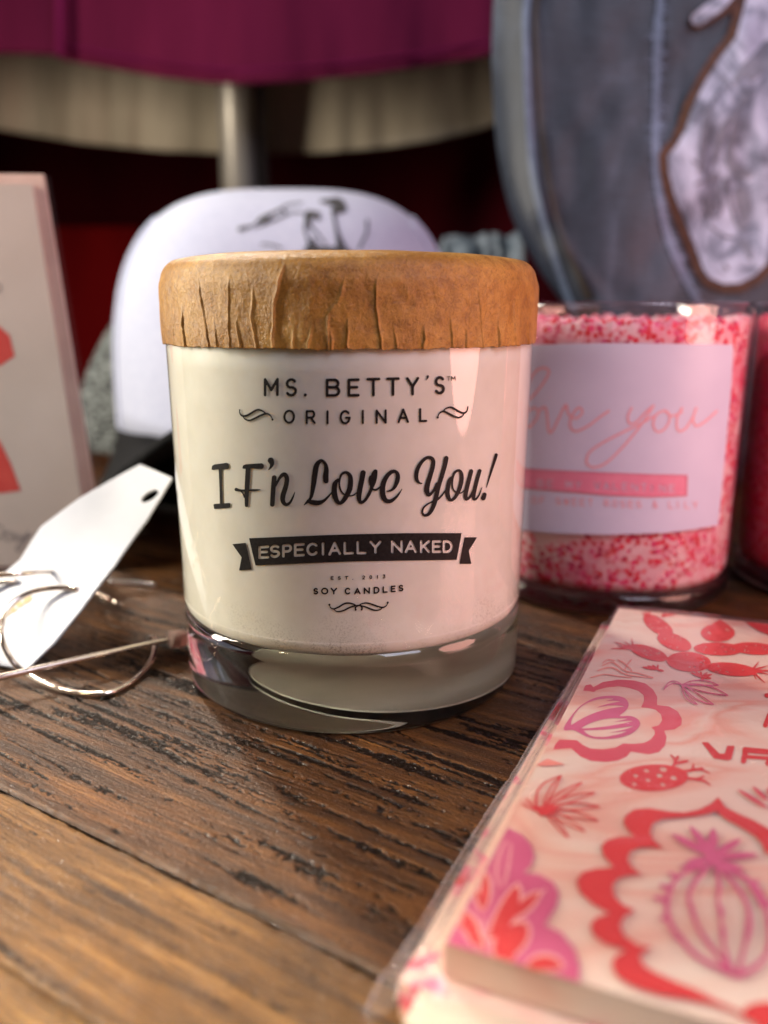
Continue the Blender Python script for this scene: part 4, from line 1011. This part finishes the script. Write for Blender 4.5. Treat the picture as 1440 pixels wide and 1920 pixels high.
# ================================================================== WHITE CAP
HX, HY, HZ = -.0445, .400, .0290
cap = thing('trucker_cap', (HX, HY, 0), 'white fronted cap with black bucking rider drawing and black brim', 'cap')
HA, HB, HD = .0800, .1070, .070
def selF(P):
    return (np.abs((P[:, 0]-HX)/HA)**3.3+np.abs((P[:, 2]-HZ)/HB)**3.3*(P[:, 2] > HZ))**(2.2/3.3)+np.abs((P[:, 1]-HY)/HD)**2.2-1
def super_front(ax, bz, dy, n1, n2, cx_, cy_, cz_, y_back):
    th = np.linspace(0, math.pi, 90); ph = np.linspace(0, 1, 40)
    V = []
    for s_ in ph:                                # s: 0 at the rim outline, 1 at the front pole
        k_ = math.cos(s_*math.pi/2)
        kk = k_**(2/n2*1.0); yy = (1-min(kk, 1)**n2)**(1/n2) if kk < 1 else 0
        for t in th:
            c, s2 = math.cos(t), math.sin(t)
            x = ax*math.copysign(abs(c)**(2/n1), c); z = bz*abs(s2)**(2/n1)
            V.append((cx_+x*kk, cy_-dy*yy, cz_+z*kk))
    return np.array(V), gridF(40, 90)
M_FOAM = plain('white_foam_cloth', (.38, .41, .55), (.44, .47, .60), 500, .75, .15, .0003, sheen=.1)
V, F = super_front(HA, HB, HD, 3.3, 2.2, HX, HY, HZ, 0)
fo = mesh('front_panel', V, F, M_FOAM, cap, True); so = fo.modifiers.new('thickness', 'SOLIDIFY'); so.thickness = .0022; so.offset = -1
# rolled seams beside the left and right of the panel
for sgn in (-1, 1):
    for j, xx in enumerate((.0780, .0730)):
        pts = []
        for z in np.linspace(0, .094-.004*j, 26):
            f_ = max(1-(z/HB)**3.3, 0)**(1/3.3); x_ = xx*f_
            inner = (abs(x_/HA)**3.3+(z/HB)**3.3)**(2.2/3.3)
            pts.append((HX+sgn*x_, HY-HD*max(1-inner, 0)**(1/2.2)-.0004, HZ+z))
        V, F = tube(smooth_path(pts, 2), .0011, 8); mesh('seam', V, F, M_FOAM, cap, True)
# ink drawing on the panel
def on_cap(P, e=.0005):
    r = rays(P); lo = np.full(len(r), .25); hi = np.full(len(r), .41)
    for _ in range(40):
        m_ = (lo+hi)/2; f_ = selF(O+r*(m_/r[:, 1])[:, None]); hi = np.where(f_ < 0, m_, hi); lo = np.where(f_ < 0, lo, m_)
    q = O+r*(lo/r[:, 1])[:, None]; return q-r*e
k, ox, oy = 3.0, 380, 330
p = Print(430, 350, 720, 520, 1)
for st in ([(210, 298, 26), (240, 290, 20), (290, 275, 10), (330, 240, 26), (380, 215, 20), (430, 190, 14), (480, 160, 10), (560, 150, 8)], [(300, 290, 6), (370, 262, 10), (440, 230, 12), (500, 205, 8), (560, 205, 10)], [(345, 250, 30), (370, 230, 24)], [(440, 180, 10), (470, 210, 14)],
           [(600, 215, 50), (590, 250, 34), (575, 300, 14), (590, 350, 12), (610, 400, 34)], [(590, 225, 40), (640, 215, 36), (650, 240, 20)], [(600, 270, 16), (650, 330, 8), (690, 380, 10)],
           [(665, 140, 14), (720, 145, 40), (760, 150, 60), (790, 185, 40), (740, 195, 36)], [(735, 190, 24), (745, 260, 16), (760, 330, 24), (780, 400, 50)], [(640, 400, 20), (620, 350, 14)],
           [(925, 250, 14), (925, 310, 12), (905, 360, 14), (880, 410, 12)], [(330, 385, 10), (380, 385, 10), (440, 405, 12)], [(600, 420, 60), (800, 430, 60)]):
    p.stroke(sh(st, ox, oy, k))
P2, F2 = p.polys(); mesh('rider_drawing', on_cap(P2), F2, plain('black_cap_ink', (.012, .012, .014), (.05, .05, .06), 400, .7, 0), cap)
# net sides behind the panel
def net_mat():
    m, nt, b = nmat('black_white_net')
    v = coords(nt, (1, 1, 2.4)); n1 = noise(nt, v, 330, 3, .7, 1.2)
    nt.links.new(ramp(nt, n1, [(.44, (.010, .011, .012)), (.52, (.06, .07, .07)), (.60, (.34, .37, .37))]), b.inputs['Base Color']); b.inputs['Roughness'].default_value = .8
    bump(nt, b, n1, .6, .001); return m
V, F = super_front(.122, .118, .03, 1.85, 2.0, HX-.001, .445, .010, 0)
fo = mesh('net_panel', V, F, net_mat(), cap, True); so = fo.modifiers.new('thickness', 'SOLIDIFY'); so.thickness = .002; so.offset = -1
# brim
bv = []; nu, nv = 50, 26
for i in range(nu):
    a = math.pi*(i/(nu-1)); cxx, sn = math.cos(a), math.sin(a)
    for j in range(nv):
        t = j/(nv-1)
        r1x, r1y = HA-.001, HD+.0
        x0_, y0_ = HX+(HA-.002)*cxx, HY-.004-(HD-.006)*sn**.8
        x1_, y1_ = HX+.085*cxx, HY-.02-.128*sn**.75
        x_ = x0_+(x1_-x0_)*t; y_ = y0_+(y1_-y0_)*t
        z_ = HZ+.002+.004*t*(1-cxx*cxx)+.024*t*max(0, 1-cxx*cxx)**1.6-.036*abs(cxx)**1.15*t**.6-.004*t**3
        bv.append((x_, y_, max(z_, .0022)))
M_BLACK = plain('black_twill', (.006, .006, .007), (.012, .012, .013), 600, .85, .2, .0003, spec=.1)
br = mesh('brim', np.array(bv), gridF(nu, nv), M_BLACK, cap, True); so = br.modifiers.new('thickness', 'SOLIDIFY'); so.thickness = .003; so.offset = 0
cc = np.cos(np.linspace(0, math.pi, 80)); sx_ = HX+(HA-.001)*cc; sy_ = HY-(HD-.001)*(1-np.abs(cc)**2.2)**(1/2.2)
V = np.vstack([np.stack([sx_, sy_+.004*q_, sy_*0+HZ+.003-(HZ+.002)*q_], 1) for q_ in (0, .5, 1)]); F = gridF(3, 80)
mesh('under_brim_skirt', V, F, M_BLACK, cap, True)  # black skirt added to make the darkness under the brim

# ================================================================== SLATE GARMENT WITH THE ANIMAL PATCH
OUT = [(1000, -330), (955, -220), (935, -110), (925, 0), (922, 100), (925, 200), (935, 300), (958, 400), (990, 470), (1030, 535), (1065, 580), (1110, 650), (1160, 730), (1230, 810), (1340, 890), (1500, 930), (1900, 930), (1900, -330)]
OUTs = smooth_path(OUT[:15], 5)
def slate_surf(P, e=0.0):
    P = np.asarray(P, float)
    d = np.full(len(P), 1e9)
    for a, b_ in zip(OUTs[:-1], OUTs[1:]):
        s_ = b_-a; t = np.clip(((P-a)@s_)/(s_@s_), 0, 1); d = np.minimum(d, np.linalg.norm(P-a-t[:, None]*s_, axis=1))
    y = .352+.016*np.exp(-d/26)+.0025*vnoise(P[:, 0]/170, P[:, 1]/210, 3)+.0010*vnoise(P[:, 0]/45, P[:, 1]/70, 4)-.0016*np.exp(-((d-62)/14)**2)+(960-P[:, 1])*.00002
    return on_y(P, 1)*0+(O+rays(P)*((y-e)/rays(P)[:, 1])[:, None])
def slate_mat(name, a, b2, c):
    m, nt, b = nmat(name)
    v = coords(nt, (1, 1, .35)); n1 = noise(nt, v, 38, 5, .65, .5); n2 = noise(nt, coords(nt, (.25, 1, 1.6)), 420, 4, .65)
    c1 = ramp(nt, n1, [(.3, a), (.52, b2), (.72, c)]); c2 = ramp(nt, n2, [(.35, (.75, .75, .76)), (.6, (1.12, 1.12, 1.12))])
    mu = N(nt, 'ShaderNodeMix', data_type='RGBA', blend_type='MULTIPLY'); mu.inputs['Factor'].default_value = .7
    nt.links.new(c1, mu.inputs['A']); nt.links.new(c2, mu.inputs['B']); nt.links.new(mu.outputs['Result'], b.inputs['Base Color'])
    b.inputs['Roughness'].default_value = .50; b.inputs['Specular IOR Level'].default_value = .45; bump(nt, b, n2, .5, .0008); return m
M_SLATE = slate_mat('washed_slate_cloth', (.014, .020, .034), (.028, .038, .060), (.085, .110, .165))
M_SLATE2 = slate_mat('worn_blue_cloth', (.06, .085, .14), (.11, .15, .24), (.22, .28, .42))
garment = thing('patched_garment', tuple(on_y([(1300, 900)], .36)[0]*np.array([1, 1, 0])), 'washed slate grey cloth piece with rounded stitched edge and a white animal patch', 'garment')
p = Print(900, -340, 1900, 940, 9); p.poly([tuple(q) for q in OUTs]+OUT[15:])
P2, F2 = p.polys(); sl = mesh('cloth_body', slate_surf(P2), F2, M_SLATE, garment, True)
so = sl.modifiers.new('thickness', 'SOLIDIFY'); so.thickness = .005; so.offset = 1 if False else -1
k, ox, oy = 2.667, 900, 0
p = Print(900, -330, 1200, 640, 2)
p.stroke(sh([(330, -300, 30), (235, 0, 34), (232, 300, 34), (245, 600, 36), (270, 900, 36), (330, 1150, 34), (410, 1400, 36), (470, 1560, 36)], ox, oy, k))
P2, F2 = p.polys(); mesh('stitched_hem', slate_surf(P2, .0008), F2, M_SLATE2, garment)
p = Print(900, -330, 1200, 640, 2)
p.stroke(sh([(370, -300, 22), (285, 0, 24), (285, 300, 24), (305, 600, 26), (345, 900, 28), (420, 1200, 30), (540, 1480, 40)], ox, oy, k))
P2, F2 = p.polys(); mesh('hem_fold', slate_surf(P2, .0010), F2, slate_mat('dark_fold_cloth', (.020, .017, .016), (.034, .027, .022), (.055, .040, .030)), garment)
p = Print(1180, -330, 1400, 640, 2)
rr = random.Random(8)
p.stroke(sh([(940, -300, 30), (900, 0, 30), (890, 200, 44), (880, 500, 30), (878, 750, 38), (900, 1000, 30), (955, 1220, 40), (1080, 1490, 36), (1180, 1640, 30)], ox, oy, k))
for i in range(260):
    y = rr.uniform(-200, 1500); x = np.interp(y, [-300, 0, 500, 750, 1000, 1220, 1490], [940, 900, 880, 878, 900, 955, 1080])
    s_ = rr.choice((-1, 1, 1)); L = rr.uniform(20, 75)
    p.stroke(sh([(x, y, 8), (x+s_*L, y+rr.uniform(-12, 12), 2)], ox, oy, k))
P2, F2 = p.polys(); mesh('frayed_seam', slate_surf(P2, .0009), F2, M_SLATE2, garment)
def patch_mat():
    m, nt, b = nmat('mottled_hide_cloth')
    v = coords(nt, (1, 1, .75), (0, .35, 0)); n1 = noise(nt, v, 38, 4, .6, 2.2); n2 = noise(nt, v, 110, 3, .6, 1.0)
    ad = N(nt, 'ShaderNodeMath', operation='MULTIPLY_ADD'); nt.links.new(n2, ad.inputs[0]); ad.inputs[1].default_value = .35; nt.links.new(n1, ad.inputs[2])
    nt.links.new(ramp(nt, ad.outputs[0], [(.54, (.06, .08, .12)), (.64, (.20, .24, .34)), (.72, (.38, .44, .60)), (.86, (.58, .66, .86))]), b.inputs['Base Color'])
    b.inputs['Roughness'].default_value = .6; return m
PT = [(1345, -300), (1330, 0), (1305, 100), (1280, 190), (1200, 290), (1120, 420), (1060, 540), (1030, 640), (990, 720), (940, 780), (945, 860), (975, 980), (1030, 1120), (1080, 1240), (1115, 1340), (1150, 1390), (1220, 1420), (1300, 1415), (1370, 1380), (1440, 1310), (1520, 1230), (1700, 1000), (2100, 700), (2100, -300)]
p = Print(1230, -120, 1700, 560, 2); p.stroke(sh(PT+[PT[0]], ox, oy, k), 34, curve=False); p.poly(sh(PT, ox, oy, k))
p.stroke(sh([(1090, 100, 90), (1160, 60, 90), (1280, 0, 80)], ox, oy, k))
P2, F2 = p.polys(); pb = mesh('patch_backing', slate_surf(P2, .0016), F2, plain('brown_leather', (.055, .022, .012), (.10, .040, .020), 300, .7, .3, .0003), garment)
p = Print(1230, -120, 1700, 560, 1.5); p.poly(sh(PT, ox, oy, k))
p.stroke(sh([(1090, 95, 66), (1130, 65, 70), (1190, 20, 70), (1250, -30, 50)], ox, oy, k))
P2, F2 = p.polys(); pt = mesh('animal_patch', slate_surf(P2, .0028), F2, patch_mat(), garment)
p = Print(1230, -60, 1700, 560, 1.5)
for st in ([(1440, 230, 60), (1380, 300, 60), (1320, 350, 50), (1280, 400, 30)], [(1440, 300, 70), (1360, 370, 60)], [(1280, 560, 26), (1220, 640, 34), (1190, 740, 34), (1180, 800, 20)], [(1230, 420, 16), (1170, 500, 22), (1130, 600, 26), (1115, 700, 26), (1105, 850, 22)],
           [(1330, 480, 20), (1290, 560, 22), (1270, 650, 24), (1250, 780, 50), (1290, 850, 60), (1350, 870, 30)], [(1180, 880, 36), (1130, 900, 22), (1080, 920, 14)], [(1140, 960, 10), (1130, 1020, 10), (1160, 1080, 12), (1200, 1070, 10), (1210, 1000, 12), (1180, 950, 12)],
           [(1175, 1020, 26), (1180, 1045, 20)], [(1300, 960, 60), (1320, 1020, 80), (1330, 1080, 50)], [(1230, 900, 30), (1250, 1000, 20), (1280, 1100, 22), (1310, 1130, 50)], [(1300, 1200, 26), (1340, 1240, 40), (1350, 1290, 24)], [(1225, 1330, 22), (1235, 1340, 22)],
           [(1210, 380, 10), (1250, 420, 14), (1240, 460, 10)], [(1060, 800, 8), (1100, 830, 12)], [(1150, 1130, 14), (1220, 1180, 16), (1270, 1190, 12)], [(1060, 620, 8), (1100, 560, 12), (1130, 520, 10)]):
    p.stroke(sh(st, ox, oy, k))
P2, F2 = p.polys(); mesh('patch_markings', slate_surf(P2, .0031), F2, plain('slate_patch_ink', (.10, .12, .17), (.22, .25, .33), 120, .6, 0), pt)
garment.location.z = 0

# ================================================================== BACKGROUND: STAND, HANGING CLOTHS
def curtain(name, y0, hem, top, x0, x1, mat, label, cat, fold=.006, freq=40, bow=.0, seed=0, thick=.002, extra=None):
    xs = np.linspace(x0, x1, 170); rows = 34
    hx = np.interp(xs, [h[0] for h in hem], [h[1] for h in hem]) if extra is None else extra(xs)
    V = []
    for i in range(rows):
        t = i/(rows-1); ys = hx+(top-hx)*t
        wx = (xs-720)/FPX*y0
        yy = y0+bow*((xs-450)/550)**2+fold*(1-.3*t)*(vnoise(wx*freq, ys*0+t*1.2, seed)+.5*vnoise(wx*freq*2.6, ys*0+t*2, seed+1))
        P = np.stack([xs, ys], 1); r = rays(P); V.append(O+r*(yy/r[:, 1])[:, None])
    V = np.vstack(V)
    o = mesh(name, V, gridF(rows, len(xs)), mat, None, True); so = o.modifiers.new('thickness', 'SOLIDIFY'); so.thickness = thick; so.offset = 0
    return tag(o, label, cat)
def cloth(name, a, b2, scale=25, sheen=.0, st=(1, 1, .2)): return plain(name, a, b2, scale, .9, .25, .001, sheen=0, stretch=st, spec=.08)
hemM = [(-200, 110), (0, 100), (108, 103), (116, 112), (200, 127), (300, 145), (400, 156), (450, 158), (560, 152), (700, 138), (800, 124), (880, 110), (960, 96), (1100, 80)]
curtain('magenta_skirt', .60, hemM, -330, -200, 1100, cloth('magenta_knit', (.105, .0075, .034), (.150, .011, .048), 14, .1), 'plain magenta cloth hanging at the top with a stitched curved hem', 'skirt', .004, 26, .03, 1)
mg = bpy.data.objects['magenta_skirt']
xs = np.linspace(118, 940, 80); P = np.stack([xs, np.interp(xs, [h[0] for h in hemM], [h[1] for h in hemM])-26], 1)
yy = .5955+.03*((xs-450)/550)**2; r = rays(P)
V, F = tube(O+r*(yy/r[:, 1])[:, None], .0010, 8); mesh('hem_stitching', V, F, cloth('magenta_thread', (.14, .008, .05), (.17, .01, .07)), mg, True)
r = rays([(112, -300), (113, -100), (114, 106)]); V, F = tube(O+r*(np.array([.603, .601, .598])/r[:, 1])[:, None], .0035, 8); mesh('side_seam', V, F, cloth('magenta_seam', (.15, .010, .06), (.18, .012, .08)), mg, True)
hemC = [(-300, 190), (-100, 222), (0, 243), (150, 268), (300, 283), (450, 289), (600, 287), (720, 277), (820, 262), (900, 243), (1000, 205), (1150, 150)]
M_CRM, nt, b = nmat('cream_gathered_cloth')
v = coords(nt, (1, 1, .10)); n1 = noise(nt, v, 26, 4, .6)
nt.links.new(ramp(nt, n1, [(.34, (.36, .30, .22)), (.50, (.52, .44, .33)), (.7, (.58, .50, .38))]), b.inputs['Base Color']); b.inputs['Roughness'].default_value = .9
curtain('cream_skirt', .70, hemC, -150, -300, 1150, M_CRM, 'cream gathered cloth showing below the magenta hem', 'skirt', .006, 30, .04, 5)
hemR = [(-700, 1000), (2200, 1000)]
M_MAR = cloth('dark_maroon_cloth', (.040, .0012, .0035), (.075, .0020, .0060), 9, 0)
curtain('maroon_drape', .92, [(-1500, 842), (3000, 842)], -900, -1500, 3000, M_MAR, 'dark maroon cloth hanging behind everything', 'drape', .02, 9, 0, 9)
o = curtain('red_garment', .80, [(60, 800), (250, 800)], 425, 60, 262, cloth('deep_red_cloth', (.11, .0010, .0016), (.16, .0014, .0020), 14, 0), 'deep red cloth hanging in the shadow between the card and the cap', 'garment', .008, 20, 0, 13)
M_STEEL = plain('brushed_steel', (.42, .38, .33), (.54, .49, .42), 60, .4, .1, .0003, metal=.5, stretch=(1, 1, .05))
pole = thing('display_stand', (float((440-720)/FPX*.75), .75, 0), 'steel upright pole of a display stand behind the cap', 'stand')
px_ = -.1088
V, F = lathe([(.0001, 0), (.0128, 0), (.0128, .30), (.0128, .62), (.0001, .62)], px_, .66, 48); mesh('pole', V, F, M_STEEL, pole, True)
V, F = lathe([(.0001, 0), (.0055, 0), (.0055, .62), (.0001, .62)], px_+.0165, .668, 24); mesh('side_rod', V, F, plain('dark_steel', (.10, .085, .08), (.13, .11, .10), 60, .4, 0, metal=.8), pole, True)
V, F = lathe([(.0001, .0), (.055, .0), (.055, .004), (.050, .006), (.0001, .007)], px_, .66, 48); mesh('foot_plate', V, F, M_STEEL, pole, True)
# folded pale blue cloth glimpsed between cap and slate garment
xs = np.linspace(-.032, .026, 34); rows = []
for i, (z, y) in enumerate([(.0, .47), (.03, .462), (.06, .458), (.09, .46), (.114, .466), (.123, .480), (.120, .50), (.0, .51)]):
    rows.append(np.stack([.0560+xs*(1-.25*z/.11), y+.003*vnoise(xs*220, xs*0+i, 21)-.0*xs, z+(.004*vnoise(xs*120, xs*0+i*.7, 22) if z > .02 else 0*xs)], 1))
V = np.vstack(rows); F = gridF(8, 34).tolist()
o = mesh('folded_jeans', V, F, cloth('pale_blue_denim', (.05, .09, .15), (.55, .66, .80), 75, .2, (1, 1, .5)), None, True); so = o.modifiers.new('thickness', 'SOLIDIFY'); so.thickness = .003
tag(o, 'small pale blue cloth bundle glimpsed between the cap and the slate cloth', 'cloth')
